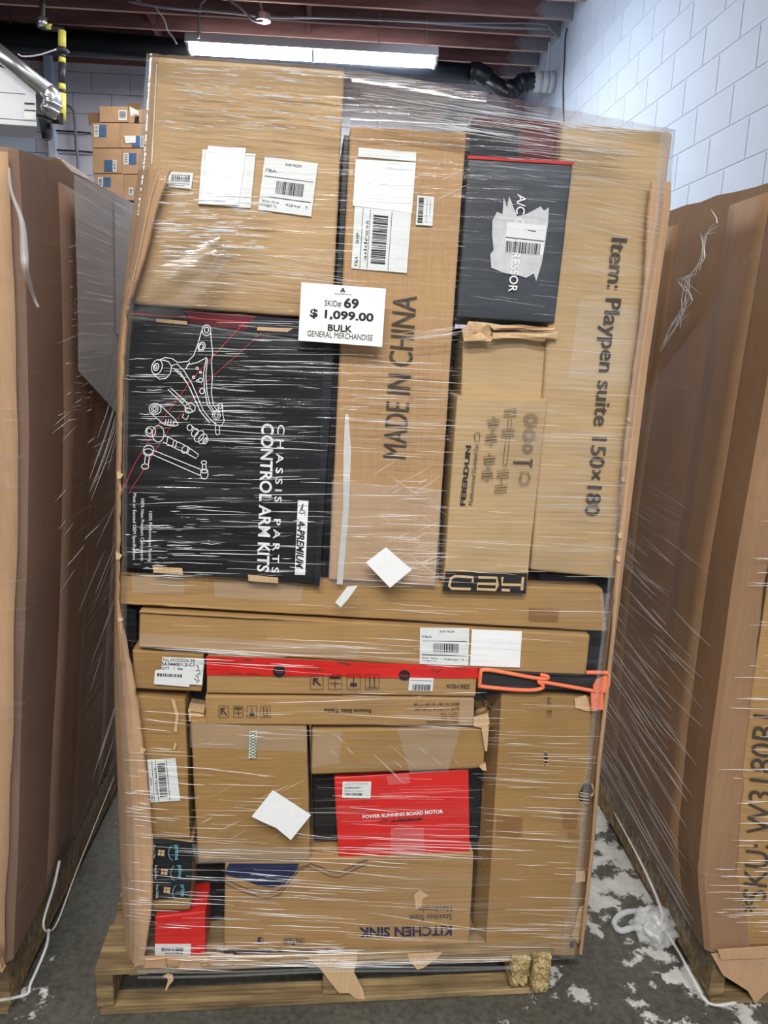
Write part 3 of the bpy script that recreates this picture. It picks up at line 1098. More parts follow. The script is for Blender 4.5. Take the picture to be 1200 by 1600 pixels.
# 2 black control arm kit carton
d = -0.004
ck = carton('printed_black_carton', 'black carton printed CONTROL ARM KITS with white line drawings', [(194, 489), (516, 534), (499, 917), (183, 889)], d, 0.5, 'black', 0.003, 0.006, 12)
plate('side_band', c6((1090, 250), (1140, 258), (1068, 1480), (1040, 1476)), d - 0.0012, 'navy', ck)
W = 1.25


def c6s(*pts):
    return c6(*pts)


draw = []
for pts, closed in [
    ([(470, 185), (455, 240), (430, 310), (400, 340), (350, 345), (320, 325), (285, 320), (250, 335)], False),
    ([(516, 185), (520, 240), (527, 300), (520, 340), (525, 420), (520, 500), (530, 560), (552, 592)], False),
    (ell(495, 182, 22, 27), True), (ell(495, 180, 11, 15), True), (ell(470, 265, 17, 24, rot=0.4), True), (ell(468, 266, 10, 16, rot=0.4), True),
    (ell(244, 368, 26, 38, rot=0.3), True), (ell(240, 368, 13, 19, rot=0.3), True), (ell(238, 368, 6, 9), True),
    ([(262, 332), (302, 340), (318, 365), (312, 400), (290, 425), (258, 430), (225, 405)], False),
    ([(318, 362), (345, 352), (380, 385), (420, 450), (450, 520), (480, 590), (520, 640), (545, 655)], False),
    ([(335, 385), (370, 412), (410, 472), (440, 540), (470, 602), (512, 652)], False),
    ([(326, 374), (360, 392), (398, 450), (430, 520), (462, 590), (505, 640)], False),
    ([(410, 343), (390, 378)], False), ([(395, 358), (450, 345), (495, 320)], False), ([(495, 320), (480, 400), (485, 480), (500, 560), (535, 612)], False),
    ([(500, 325), (492, 410), (497, 490), (512, 560), (540, 600)], False),
    (ell(448, 375, 6), True), (ell(465, 395, 5), True), (ell(430, 420, 6), True), (ell(450, 438, 6), True), (ell(465, 435, 11), True), (ell(472, 490, 11, 14), True),
    (ell(545, 612, 20, 22), True), (ell(545, 612, 10, 12), True), (ell(565, 565, 11, 13), True),
    ([(553, 560), (556, 600)], False), ([(577, 568), (578, 610), (585, 640), (570, 670), (545, 662), (522, 640)], False), ([(540, 665), (542, 705), (550, 713), (562, 706), (560, 668)], False),
    ([(300, 482), (316, 476), (395, 548), (415, 570), (392, 575), (372, 552)], True), (ell(412, 575, 26, 24), True), (ell(405, 590, 18, 12), True), ([(380, 605), (372, 622), (392, 636), (405, 612)], False),
    ([(372, 548), (388, 534)], False), ([(364, 540), (380, 526)], False),
    (ell(235, 580, 30, 28), True), (ell(233, 580, 17, 17), True), (ell(232, 580, 8, 9), True), ([(262, 562), (335, 632), (352, 660)], False), ([(215, 604), (283, 662)], False),
    ([(290, 632), (284, 660)], False), ([(303, 632), (297, 664)], False), ([(316, 634), (311, 666)], False), ([(330, 640), (325, 668)], False), ([(283, 660), (330, 668), (352, 662)], False),
    (ell(410, 675, 13, 15), True), (ell(436, 700, 15, 22, rot=0.6), True), (ell(458, 718, 20, 32, rot=0.6), True), (ell(476, 732, 18, 28, rot=0.6), True), (ell(490, 742, 10, 18, rot=0.6), True), ([(418, 664), (448, 690)], False),
    (ell(212, 695, 26, 26), True), (ell(250, 706, 30, 42), True), (ell(205, 692, 12, 14), True), ([(280, 712), (330, 738), (360, 752), (400, 772), (455, 812), (442, 832), (390, 802), (350, 786), (275, 748)], False),
    ([(300, 722), (292, 756)], False), ([(330, 738), (322, 772)], False), ([(345, 745), (336, 780)], False), (ell(385, 786, 14, 20, rot=0.5), True), ([(410, 780), (398, 806)], False),
    (ell(202, 788, 26, 24), True), (ell(200, 800, 24, 18), True), ([(186, 818), (180, 862)], False), ([(206, 822), (200, 868)], False), (ell(184, 872, 18, 13), True),
    ([(226, 790), (478, 892)], False), ([(222, 812), (464, 918)], False), (ell(484, 912, 19, 24), True), (ell(484, 895, 18, 10), True), ([(474, 862), (474, 892)], False), ([(492, 862), (494, 892)], False), (ell(482, 852, 13, 9), True),
]:
    draw.append((c6(*pts), W, closed))
strokes('line_drawing', ck, draw, d - 0.0016, 'ink_white')
strokes('red_line', ck, [(c6((690, 140), (430, 420), (260, 650), (130, 860), (55, 1030)), 1.1, False), (c6((775, 195), (500, 440), (300, 690), (100, 1010)), 0.9, False), (c6((110, 97), (400, 118), (700, 140)), 1.4, False)], d - 0.0014, 'ink_red')
put_text(ck, 'CONTROL ARM KITS', *c6((773, 652), (750, 1404), (838, 657)), d - 0.0016, 'ink_white', 0.025)
put_text(ck, 'C H A S S I S    P A R T S', *c6((855, 660), (825, 1410), (892, 662)), d - 0.0016, 'ink_white', 0.012)
lg = plate('logo_plate', c6((958, 1043), (1012, 1047), (995, 1422), (942, 1420)), d - 0.0014, 'paper', ck)
put_text(lg, 'A-PREMIUM', *c6((956, 1138), (945, 1390), (996, 1140)), d - 0.002, 'ink', 0.03, 0.3)
strokes('logo_mark', lg, [(c6((965, 1110), (985, 1062), (980, 1095), (995, 1098)), 1.6, False), (c6((972, 1112), (996, 1104), (994, 1120)), 1.4, False)], d - 0.002, 'ink')
for s, x, y0, y1 in (('100% Performance Testing', 198, 1100, 1355), ('100% New Premium Components', 158, 1035, 1350), ('Meet or Exceed OEM Specifications', 118, 1008, 1345)):
    put_text(ck, s, *c6((x, y0), (x - 2, y1), (x + 22, y0)), d - 0.0016, 'ink_white')
for q in (((240, 122), (395, 136), (397, 154), (240, 140)), ((752, 165), (935, 172), (905, 190), (752, 182)), ((222, 1378), (372, 1388), (376, 1420), (226, 1410)), ((705, 1420), (858, 1436), (858, 1464), (708, 1452))):
    plate('slot_flap', c6(*q), d - 0.0016, 'k_torn', ck, 0.001)

# 3 MADE IN CHINA carton
d = 0.0
ch = carton('tall_carton', 'tall narrow kraft carton printed MADE IN CHINA up its front', [(546, 195), (731, 205), (682, 918), (512, 908)], d, 0.7, 'k_china', 0.004, 0.006, 13)
put_text(ch, 'MADE IN CHINA', (634, 717), (652, 463), (598, 714), d - 0.0016, 'ink_soft')
plate('blank_label', c5((172, 172), (430, 195), (428, 235), (170, 212)), d - 0.0014, 'label', ch)
pw = plate('blank_paper', c5((160, 225), (428, 240), (410, 465), (147, 432)), d - 0.0022, 'paper', ch)
ship_label(ch, c5((155, 435), (408, 465), (387, 733), (140, 712)), d, 9, 'v')
q = c5((435, 387), (510, 393), (502, 523), (427, 517))
sl = plate('barcode_label', q, d - 0.0016, 'label', ch)
bars(sl, sub(q, 0.1, 0.06, 0.4, 0.94), 18, d - 0.0022, vertical=False, seed=12)
strokes('printed_rule', sl, [([bil(q, 0.6, 0.1), bil(q, 0.6, 0.9)], 0.7, False), ([bil(q, 0.8, 0.1), bil(q, 0.8, 0.6)], 0.7, False)], d - 0.0022, 'ink_grey')
tape(ch, c7((170, 478), (184, 478), (196, 640), (186, 900), (158, 1238), (132, 1236), (160, 900), (162, 640)), d, 'ptape', 'white_tape')
tape(ch, c7((110, 770), (600, 820), (585, 1250), (95, 1236)), d, 'tape')

# 4 A/C carton
d = 0.0
ac = carton('printed_black_carton', 'slate black carton with red top edge and scraped A/C COMPRESSOR lettering', [(731, 244), (897, 254), (868, 506), (712, 497)], d, 0.45, 'slate', 0.003, 0.005)
plate('red_edge', [(731, 243), (897, 253), (896.5, 257.5), (731, 247.5)], d - 0.0012, 'red', ac)
plate('scraped_patch', c5((770, 500), (790, 460), (815, 470), (820, 395), (835, 440), (845, 390), (860, 430), (880, 480), (920, 470), (950, 455), (985, 435), (1000, 455), (1022, 440), (1018, 510), (1005, 600), (990, 690), (965, 770), (955, 735), (920, 755), (890, 745), (830, 735), (765, 710), (760, 650), (775, 630), (768, 560)), d - 0.0010, 'smear', ac, 0.0004)
put_text(ac, 'A/C COMPRESSOR', *c5((882, 380), (840, 816), (922, 384)), d - 0.0018, 'ink_white', 0.012)
q = c5((835, 505), (1010, 522), (995, 655), (825, 640))
sl = plate('barcode_label', q, d - 0.0016, 'label', ac)
bars(sl, sub(q, 0.02, 0.62, 0.92, 0.98), 26, d - 0.0026, seed=21)
strokes('printed_rule', sl, [([bil(q, 0.0, 0.5), bil(q, 1.0, 0.52)], 1.0, False), ([bil(q, 0.55, 0.2), bil(q, 0.75, 0.22)], 1.0, False)], d - 0.0026, 'ink')

# 5 plain crushed carton under it, and the dumbbell carton
d = 0.014
cc = carton('crushed_carton', 'plain kraft carton with crushed top below the slate black carton', [(720, 508), (871, 516), (860, 640), (718, 632)], d, 0.4, 'k_pale', 0.010, 0.007, 12)
for i, (q, dd) in enumerate(((c7((720, 62), (800, 70), (832, 120), (760, 130), (700, 110)), -0.012), (c7((690, 95), (760, 100), (830, 130), (820, 148), (700, 150)), -0.018), (c7((800, 72), (1110, 92), (1100, 104), (830, 98)), -0.010), (c7((830, 112), (1118, 106), (1116, 138), (830, 140)), -0.016))):
    fr = [P(x, y, d + dd) for x, y in q]
    me = plate_mesh('crushed_flap', fr, LN, 0.006)
    bm = bmesh.new(); bm.from_mesh(me)
    bmesh.ops.triangulate(bm, faces=bm.faces[:])
    bmesh.ops.subdivide_edges(bm, edges=bm.edges[:], cuts=3)
    for v in bm.verts:
        v.co += LN * 0.012 * noise.noise(v.co * 40 + Vector((i, 0, 0)))
        v.co += up * 0.003 * noise.noise(v.co * 60 + Vector((0, i, 0)))
    link('crushed_flap', bm_mesh(bm, 'crushed_flap'), 'k_torn', cc)
d = -0.002
db = carton('long_carton', 'kraft carton with printed dumbbell pictures standing upright', [(713, 617), (858, 622), (824, 927), (691, 922)], d, 0.35, 'k_pale', 0.004, 0.005)
put_text(db, 'FEIERDUN', *c7((705, 886), (733, 618), (682, 884)), d - 0.0016, 'ink', 0.03)
put_text(db, 'Multifunctional Dumbbell Set', *c7((738, 884), (766, 612), (720, 882)), d - 0.0016, 'ink')
strokes('printed_badge', db, [(c7((750, 600), (746, 570), (755, 560), (768, 562), (772, 575), (766, 600)), 1.0, True)], d - 0.0016, 'ink')
dr = []


def rect(cx, cy, w_, h_, rot=-0.09):
    co, si = math.cos(rot), math.sin(rot)
    return [(cx + x * co - y * si, cy + x * si + y * co) for x, y in ((-w_ / 2, -h_ / 2), (w_ / 2, -h_ / 2), (w_ / 2, h_ / 2), (-w_ / 2, h_ / 2))]


def dumb(cx, y0, y1, wd, sl):
    for yy, k in ((y0, 1), (y1, -1)):
        xx = cx + (yy - y0) * sl
        for j in range(3):
            dr.append((c7(*rect(xx - j * 0.6 * k, yy + k * j * 13, wd - 4 * j, 11)), 0.8, True))
        dr.append((c7(*rect(xx, yy - k * 14, 12, 9)), 0.8, True))
    dr.append((c7((cx - 4, y0 + 32), (cx - 4 + (y1 - y0) * sl, y1 - 32)), 0.8, False))
    dr.append((c7((cx + 6, y0 + 32), (cx + 6 + (y1 - y0) * sl, y1 - 32)), 0.8, False))


dumb(832, 508, 600, 54, -0.12)
dumb(814, 672, 762, 54, -0.12)
for cy, cx in ((460, 908), (550, 898), (735, 875), (800, 866)):
    for j in range(3):
        dr.append((c7(*rect(cx - 1.3 * j, cy + 12 * j, 56 - (j % 2) * 6, 11)), 0.8, True))
dr.append((c7((888, 580), (904, 580), (892, 700), (874, 700)), 0.9, True))
dr.append((c7((880, 700), (890, 700), (888, 716), (876, 716)), 0.9, True))
dr.append((c7((898, 498), (895, 545)), 0.9, False))
dr.append((c7((912, 498), (908, 545)), 0.9, False))
dr.append((c7((868, 762), (866, 795)), 0.9, False))
for x, y, r in ((998, 505, 31), (990, 572, 28), (984, 630, 23)):
    for k in (1.0, 0.72, 0.45):
        dr.append((c7(*ell(x, y, r * k)), 0.8, True))
dr.append((c7((920, 692), (995, 694)), 3.2, False))
dr.append((c7((1003, 676), (999, 714)), 3.2, False))
dr.append((c7((956, 735), (985, 732), (997, 760), (985, 790), (955, 800), (947, 770)), 0.9, True))
dr.append((c7((962, 742), (982, 740), (990, 762), (980, 784), (960, 790), (954, 768)), 0.8, True))
strokes('printed_drawing', db, dr, d - 0.0016, 'ink_soft')
bd = plate('black_band', c7((618, 1180), (983, 1188), (976, 1279), (604, 1266)), d - 0.0014, 'ink', db)
strokes('band_lettering', bd, [
    (c7((738, 1228), (740, 1206), (660, 1200), (642, 1210), (634, 1245), (646, 1256), (730, 1258)), 4.0, False),
    (c7((764, 1206), (846, 1208), (850, 1240), (840, 1262), (758, 1258), (762, 1234), (846, 1236)), 4.0, False),
    (c7((872, 1204), (870, 1238), (962, 1240)), 4.0, False), (c7((964, 1204), (958, 1264)), 4.0, False), (c7((868, 1262), (905, 1264)), 4.0, False)], d - 0.002, 'ink_tan')

# 6 playpen carton
d = 0.006
pp = carton('tall_carton', 'tall kraft carton at the top right printed Item: Playpen suite 150x180', [(878, 188), (1054, 205), (972, 908), (828, 893)], d, 0.8, 'k_pale', 0.004, 0.008, 14)
put_text(pp, 'Item: Playpen suite 150\u00d7180', (948, 370), (906, 804), (981, 373), d - 0.0016, 'ink_soft', 0.012)
tape(pp, [(905, 470), (1000, 478), (985, 600), (888, 590)], d, 'tape')

# dark tote behind the right ends
tt = carton('charcoal_tote', 'charcoal tote showing past the right ends of the long cartons', [(840, 896), (962, 903), (954, 1056), (838, 1050)], 0.06, 0.4, 'slate', 0.005, 0.01)

# 7 long cartons across the middle
d = 0.012
la = carton('long_carton', 'upper long flat kraft carton across the middle with a wrapped right end', [(185, 894), (943, 920), (951, 989), (182, 946)], d, 0.75, 'k_low', 0.004, 0.008, 14)
tape(la, [(205, 896), (286, 900), (288, 930), (207, 926)], d)
tape(la, c2((782, 190), (912, 195), (905, 250), (780, 245)), d, 'btape')
tape(la, [(334, 908), (475, 914), (470, 940), (336, 934)], d)
plate('plastic_end', [(938, 925), (952, 928), (953, 984), (940, 988)], d - 0.0012, 'tape', la)
d = 0.004
lb = carton('long_carton', 'lower long flat kraft carton across the middle carrying two white labels', [(216, 953), (924, 992), (917, 1059), (215, 1014)], d, 0.7, 'k_low', 0.004, 0.008, 14)
q = c2((317, 275), (527, 277), (523, 437), (315, 430))
ship_label(lb, q, d, 31, 'h')
bp = plate('blank_label', c2((538, 282), (752, 290), (742, 445), (530, 437)), d - 0.0016, 'paper', lb)
tape(lb, [(218, 990), (560, 1010), (560, 1030), (217, 1012)], d)

# 8 small SA344 carton
d = 0.004
sa = carton('small_carton', 'small worn kraft carton with a white QTY 1 Set label at the left', [(203, 1014), (321, 1022), (317, 1085), (205, 1080)], d, 0.35, 'k_olive', 0.006, 0.007)
q = c1((262, 476), (455, 484), (445, 602), (255, 597))
sl = plate('address_label', c1((268, 476), (455, 484), (445, 602), (390, 598), (388, 610), (230, 597), (235, 535), (262, 533)), d - 0.0016, 'label', sa)
qtext(sl, 'No.H102024-38', q, 0.05, 0.03, 0.78, 0.16, d - 0.0022, mat='ink')
qtext(sl, 'SA344001-2-C1', q, 0.02, 0.19, 0.78, 0.31, d - 0.0022, mat='ink', bold=0.02)
qtext(sl, 'QTY   1  Set', q, 0.02, 0.36, 0.52, 0.47, d - 0.0022, mat='ink', bold=0.02)
bars(sl, c1((245, 548), (358, 554), (356, 568), (244, 562)), 16, d - 0.0022, seed=41)
strokes('handwriting', sl, [(c1((418, 515), (424, 512), (430, 530)), 1.1, False), (c1((418, 540), (430, 532), (436, 545), (420, 556), (438, 552)), 1.1, False), (c1((415, 560), (430, 562), (424, 570), (434, 580), (420, 590)), 1.1, False), (c1((408, 572), (424, 582)), 1.1, False)], d - 0.0022, 'ink')

# 9 flat carton with red film over its top half
d = 0.0
zk = carton('flat_carton', 'flat kraft carton with a red strip along its upper half and ZEKVIDA print', [(322, 1025), (748, 1044), (744, 1090), (321, 1085)], d, 0.6, 'k_low', 0.003, 0.005)
rs = plate('red_strip', c1((463, 472), (800, 484)) + c2((200, 428), (566, 446), (564, 491), (0, 487)) + c1((1100, 562), (800, 562), (466, 556)), d - 0.0014, 'red', zk, 0.0008)
for x, y, r in ((436, 1049, 10), (632, 1055, 9)):
    lgm = strokes('round_logo', zk, [(ell(x, y, r * 0.55, r * 0.45), r * 0.9, True)], d - 0.0026, 'ink')
    put_text(zk, 'Tuck', (x - 6, y + 2), (x + 6, y + 2.4), (x - 6, y - 2), d - 0.0032, 'ink_red')
strokes('printed_marks', zk, [(c1((500, 490), (540, 492)), 1.6, False), (c1((625, 488), (670, 492)), 1.6, False), (c1((1050, 500), (1110, 510)), 2.2, False), (c1((550, 548), (620, 550)), 1.0, False), (c1((640, 550), (705, 552)), 1.0, False), (c1((905, 530), (980, 536)), 1.4, False), (c2((365, 450), (390, 466), (410, 452)), 1.4, False), (c2((470, 448), (520, 452)), 1.2, False)], d - 0.0026, 'ink_brown')


def icons(parent, xs, y0, y1, d_, mat='ink'):
    pol = []
    for k, (x0, x1) in enumerate(xs):
        pol.append(([(x0, y0), (x1, y0), (x1, y1), (x0, y1)], 1.0, True))
        xm, ym, w_ = (x0 + x1) / 2, (y0 + y1) / 2, x1 - x0
        if k == 0:
            pol += [([(x0 + w_ * .25, ym + 4), (x0 + w_ * .25, ym - 5), (xm + 2, ym - 5)], 2.6, False), ([(x0 + w_ * .3, ym - 4), (x1 - w_ * .2, ym + 5)], 2.0, False)]
        elif k == 1:
            pol += [([(x0 + 2, y0 + 4), (x1 - 2, y0 + 4)], 3.4, False), ([(x0 + 2, ym + 2), (x1 - 2, ym + 2)], 1.0, False), ([(xm, ym - 2), (xm, y1 - 2)], 1.0, False)]
        elif k == 2:
            pol += [([(xm, y0 + 3), (xm, ym + 2)], 1.2, False), ([(x0 + w_ * .25, ym + 4), (x1 - w_ * .25, ym + 4)], 5.0, False)]
        else:
            pol += [([(x0 + w_ * .33, y0 + 2), (x0 + w_ * .33, y1 - 4)], 1.4, False), ([(x1 - w_ * .33, y0 + 2), (x1 - w_ * .33, y1 - 4)], 1.4, False), ([(x0 + 3, y1 - 3), (x1 - 3, y1 - 3)], 1.2, False)]
    return strokes('handling_symbols', parent, pol, d_, mat)


icons(zk, ((485, 505), (513, 534), (542, 563), (571, 592)), 1054.5, 1077, d - 0.0030)
put_text(zk, 'ZEKVIDA', *c2((531, 517), (428, 515), (531, 535)), d - 0.0016, 'ink_soft', 0.02)
q = c2((272, 488), (376, 490), (370, 546), (267, 543))
sl = plate('barcode_label', q, d - 0.0018, 'label', zk)
bars(sl, sub(q, 0.15, 0.5, 0.92, 0.96), 20, d - 0.0024, seed=51)
strokes('printed_rule', sl, [([bil(q, 0.05, 0.2), bil(q, 0.95, 0.22)], 1.0, False)], d - 0.0024, 'ink_grey')

# 10 round side table carton
d = -0.002
rt = carton('flat_carton', 'flat kraft carton printed Round Side Table upside down', [(319, 1087), (743, 1091), (741, 1136), (320, 1134)], d, 0.6, 'k_low', 0.003, 0.005)
icons(rt, ((342, 357), (365, 380), (386, 401), (407, 422)), 1103, 1121, d - 0.0016, 'ink_soft')
put_text(rt, 'Round Side Table', *c4((467, 160), (222, 157), (467, 180)), d - 0.0016, 'ink_soft', 0.03)
for s, x0, x1, y in (('SKU: 63642205093', 918, 755, 218), ('Color: Oak', 918, 830, 196), ('QTY: 1PC', 918, 825, 174), ('G.W: 6.3 KG & 13.89 LBS', 925, 695, 150), ('MEAS: 55 CM * 55 CM * 7 CM', 925, 690, 126)):
    put_text(rt, s, *c4((x0, y), (x1, y + 2), (x0, y + 15)), d - 0.0016, 'ink_brown', 0.01)
plate('plastic_end', c4((930, 105), (1002, 110), (1000, 248), (925, 245)), d - 0.0012, 'tape', rt)

# 11 orange trimmed black organiser
d = -0.004
ob = carton('fabric_organizer', 'folded black fabric organiser with bright orange trim', [(749, 1048), (951, 1056), (941, 1083), (750, 1075)], d, 0.35, 'darkcloth', 0.004, 0.006, cat='organiser')


def webbing(px, r, nm='trim', m_='orange', dd=-0.004):
    pts = smooth_path([P(x, y, d + dd) for x, y in px], 4)
    return link(nm, tube_mesh(nm, [(pts, r)], 6), m_, ob, smooth=True)


webbing(c2((570, 530), (575, 470), (582, 456), (620, 456), (700, 470), (800, 488), (855, 492), (860, 482), (830, 476)), 0.0042)
webbing(c2((572, 524), (640, 532), (740, 540), (805, 540), (840, 530), (835, 515), (820, 505), (850, 508), (920, 520), (1000, 534), (1060, 545)), 0.0042)
webbing(c2((1025, 466), (1100, 466), (1118, 470), (1122, 490), (1110, 540), (1060, 548)), 0.0044)
plate('corner_tab', c2((1068, 498), (1112, 480), (1118, 510), (1105, 552), (1058, 548), (1055, 525)), d - 0.008, 'orange', ob, 0.003)
plate('hanging_tab', c2((1046, 552), (1100, 552), (1098, 624), (1048, 630)), d - 0.006, 'orange', ob, 0.003)

# 12 narrow label carton
d = 0.006
nc = carton('small_carton', 'narrow upright kraft carton with a barcode label beside the torn left panel', [(205, 1085), (291, 1092), (299, 1314), (216, 1312)], d, 0.4, 'k_olive', 0.007, 0.006)
q = c3((205, 432), (355, 425), (380, 650), (220, 660))
ship_label(nc, q, d, 61, 'v')
for px in (c3((330, 110), (352, 118), (372, 200), (362, 290), (346, 280), (356, 200)), c3((350, 340), (362, 352), (350, 385), (344, 372))):
    plate('torn_edge', px, d - 0.002, 'k_torn', nc, 0.002)

# 13 square carton
d = 0.0
sq = carton('square_carton', 'square olive kraft carton bound in clear tape left of the red carton', [(294, 1122), (482, 1130), (487, 1348), (307, 1352)], d, 0.45, 'k_olive', 0.006, 0.008)
carton('small_carton', 'crushed little kraft carton top poking out above the square carton', c3((412, 165), (512, 180), (510, 250), (418, 240)), 0.012, 0.06, 'k_torn', 0.006, 0.004, 7)
tape(sq, [(296, 1130), (480, 1136), (480, 1175), (297, 1168)], d)
tape(sq, c3((440, 880), (1070, 905), (1070, 975), (465, 985)), d)
st = plate('perforated_sticker', c3((748, 280), (788, 280), (782, 426), (744, 426)), d - 0.0016, 'mint', sq)
lat = []
for k in range(9):
    y0 = 284 + k * 16
    lat += [(c3((750, y0), (785, y0 + 16)), 1.0, False), (c3((785, y0), (748, y0 + 16)), 1.0, False)]
strokes('lattice_print', st, lat, d - 0.0022, 'ink_brown')

# 14 flat carton above red carton
d = -0.002
fc = carton('flat_carton', 'taped flat kraft carton with a crumpled end resting on the red carton', [(485, 1139), (762, 1137), (759, 1203), (484, 1214)], d, 0.5, 'k_olive', 0.006, 0.007)
tape(fc, [(490, 1142), (535, 1142), (530, 1192), (488, 1200)], d)
tape(fc, [(620, 1138), (720, 1138), (700, 1205), (640, 1208)], d)
for i, q in enumerate((c4((1000, 205), (1075, 185), (1084, 235), (1062, 262), (1000, 250)), c4((1040, 255), (1080, 250), (1070, 380), (1060, 378)), c4((1030, 460), (1062, 440), (1068, 482), (1045, 478)))):
    plate('crumpled_flap', q, d - 0.003 - 0.001 * i, 'k_torn', fc, 0.004)

# 15 red running board motor carton
d = 0.008
rm = carton('red_carton', 'bright red carton printed POWER RUNNING BOARD MOTOR', [(521, 1215), (734, 1202), (735, 1335), (529, 1352)], d, 0.04, 'red', 0.003, 0.004)
put_text(rm, 'POWER RUNNING BOARD MOTOR', *c4((423, 731), (842, 702), (421, 712)), d - 0.0016, 'ink_white', 0.03)
put_text(rm, 'A-PREMIUM', *c4((565, 752), (735, 738), (567, 738)), d - 0.0016, 'ink', 0.03, 0.35)
strokes('logo_mark', rm, [(c4((510, 752), (535, 732), (530, 750), (548, 735)), 1.6, False)], d - 0.0016, 'ink')
q = c4((318, 538), (467, 538), (463, 625), (315, 622))
sl = plate('barcode_label', q, d - 0.0016, 'label', rm)
bars(sl, sub(q, 0.1, 0.7, 0.72, 0.86), 18, d - 0.0022, seed=71)
qtext(sl, 'APREM000002', q, 0.08, 0.08, 0.9, 0.2, d - 0.0022, mat='ink_grey')
qtext(sl, 'RAM00239KT 1', q, 0.08, 0.32, 0.68, 0.44, d - 0.0022, mat='ink', bold=0.02)
qtext(sl, 'Made in China', q, 0.08, 0.52, 0.72, 0.62, d - 0.0022, mat='ink_grey')
tape(rm, c4((570, 780), (742, 780), (742, 940), (570, 945)), d)
tape(rm, c4((545, 510), (660, 500), (672, 545), (555, 556)), d)

# 16 tape-banded carton and small red carton
d = 0.004
pr_ = carton('small_carton', 'small kraft carton bound in black printed tape at the lower left', [(226, 1308), (303, 1316), (298, 1424), (230, 1424)], d, 0.1, 'k_olive', 0.004, 0.006)
bt = plate('black_tape', c3((205, 842), (448, 872), (440, 1090), (430, 1168), (205, 1180)), d - 0.0012, 'black', pr_, 0.0006)
for k, (dx, dy_) in enumerate(((0, 0), (17, 108), (32, 212))):
    s_ = min(1.0, 1.0 - 0.12 * k)
    put_text(bt, 'prime', *c3((344 + dx, 886 + dy_), (344 + dx, 886 + dy_ + 80 * s_), (374 + dx, 886 + dy_)), d - 0.002, 'ink_teal', 0.012)
    strokes('smile_arrow', bt, [(c3((335 + dx * .7, 888 + dy_), (322 + dx * .7, 905 + dy_), (316 + dx * .7, 930 + dy_), (324 + dx * .7, 955 + dy_), (338 + dx * .7, 968 + dy_)), 1.0, False)], d - 0.002, 'ink_teal')
    cx, cy = 280 + dx * 0.95, 926 + dy_ * 0.93
    strokes('carton_symbol', bt, [(c3((cx - 18, cy), (cx + 16, cy + 4)), 9.0, False)], d - 0.002, 'ink_tan')
    strokes('carton_symbol_edge', bt, [(c3((cx - 4, cy - 14), (cx - 4, cy + 18)), 0.8, False), (c3((cx - 18, cy - 2), (cx + 16, cy + 2)), 0.8, False)], d - 0.0026, 'ink')
    put_text(bt, 'Free 2-Day', *c3((232 + dx * .5, 886 + dy_), (232 + dx * .5, 958 + dy_), (248 + dx * .5, 886 + dy_)), d - 0.002, 'ink_white')
d = 0.006
sr = carton('red_carton', 'small red carton with a MADE IN CHINA label low at the left', [(240, 1433), (322, 1424), (322, 1498), (240, 1502)], d, 0.10, 'red', 0.004, 0.005)
q = c3((246, 1413), (437, 1413), (433, 1490), (245, 1495))
sl = plate('barcode_label', q, d - 0.0016, 'label', sr)
bars(sl, sub(q, 0.18, 0.22, 0.8, 0.48), 18, d - 0.0022, seed=81)
put_text(sl, 'MADE IN CHINA', bil(q, 0.78, 0.56), bil(q, 0.26, 0.56), bil(q, 0.78, 0.68), d - 0.0022, 'ink', 0.02)
put_text(sl, 'CNR0PD4', bil(q, 0.8, 0.80), bil(q, 0.08, 0.80), bil(q, 0.8, 0.94), d - 0.0022, 'ink', 0.02)

# 17 kitchen sink carton
d = 0.004
ks = carton('printed_carton', 'wide kraft carton printed KITCHEN SINK upside down with navy wave', [(350, 1346), (742, 1332), (734, 1488), (348, 1491)], d, 0.6, 'k_low', 0.004, 0.006)
put_text(ks, 'KITCHEN SINK', *c4((887, 1288), (402, 1297), (887, 1340)), d - 0.0016, 'ink_navy', 0.03)
put_text(ks, 'Stainless Steel', *c4((887, 1228), (668, 1232), (887, 1257)), d - 0.0016, 'ink_navy')
put_text(ks, 'Handmade', *c4((887, 1190), (714, 1192), (887, 1214)), d - 0.0016, 'ink_navy')
plate('navy_wave', c3((612, 1042), (640, 985), (1012, 985), (985, 1040), (930, 1095), (870, 1112), (800, 1102), (720, 1074), (660, 1055)), d - 0.0012, 'ink_navy', ks, 0.0003)
wv_ = []
for dx, dyy in ((0, 0), (4, -24)):
    pts = c3((612, 1088 + dyy), (700, 1130 + dyy), (790, 1160 + dyy), (850, 1168 + dyy), (910, 1150 + dyy), (960, 1082 + dyy), (1010, 1020 + dyy * .6), (1065, 1000 + dyy * .4)) + c4((150, 988 + dyy), (200, 1005 + dyy), (250, 1030 + dyy), (300, 1036 + dyy), (350, 1012 + dyy), (400, 985 + dyy), (450, 968 + dyy))
    wv_.append((pts, 1.1, False))
strokes('wave_lines', ks, wv_, d - 0.0018, 'ink_navy')
plate('torn_dent', c4((690, 1130), (718, 1102), (765, 1132), (735, 1150), (728, 1195), (700, 1200)), d - 0.0014, 'k_torn', ks, 0.0008)
icons(ks, ((402, 411), (444, 453), (454, 463), (464, 475)), 1466, 1475, d - 0.0016, 'ink_navy')
plate('navy_edge', [(349, 1486), (520, 1484), (520, 1489), (349, 1492)], d - 0.0014, 'ink_navy', ks, 0.0004)


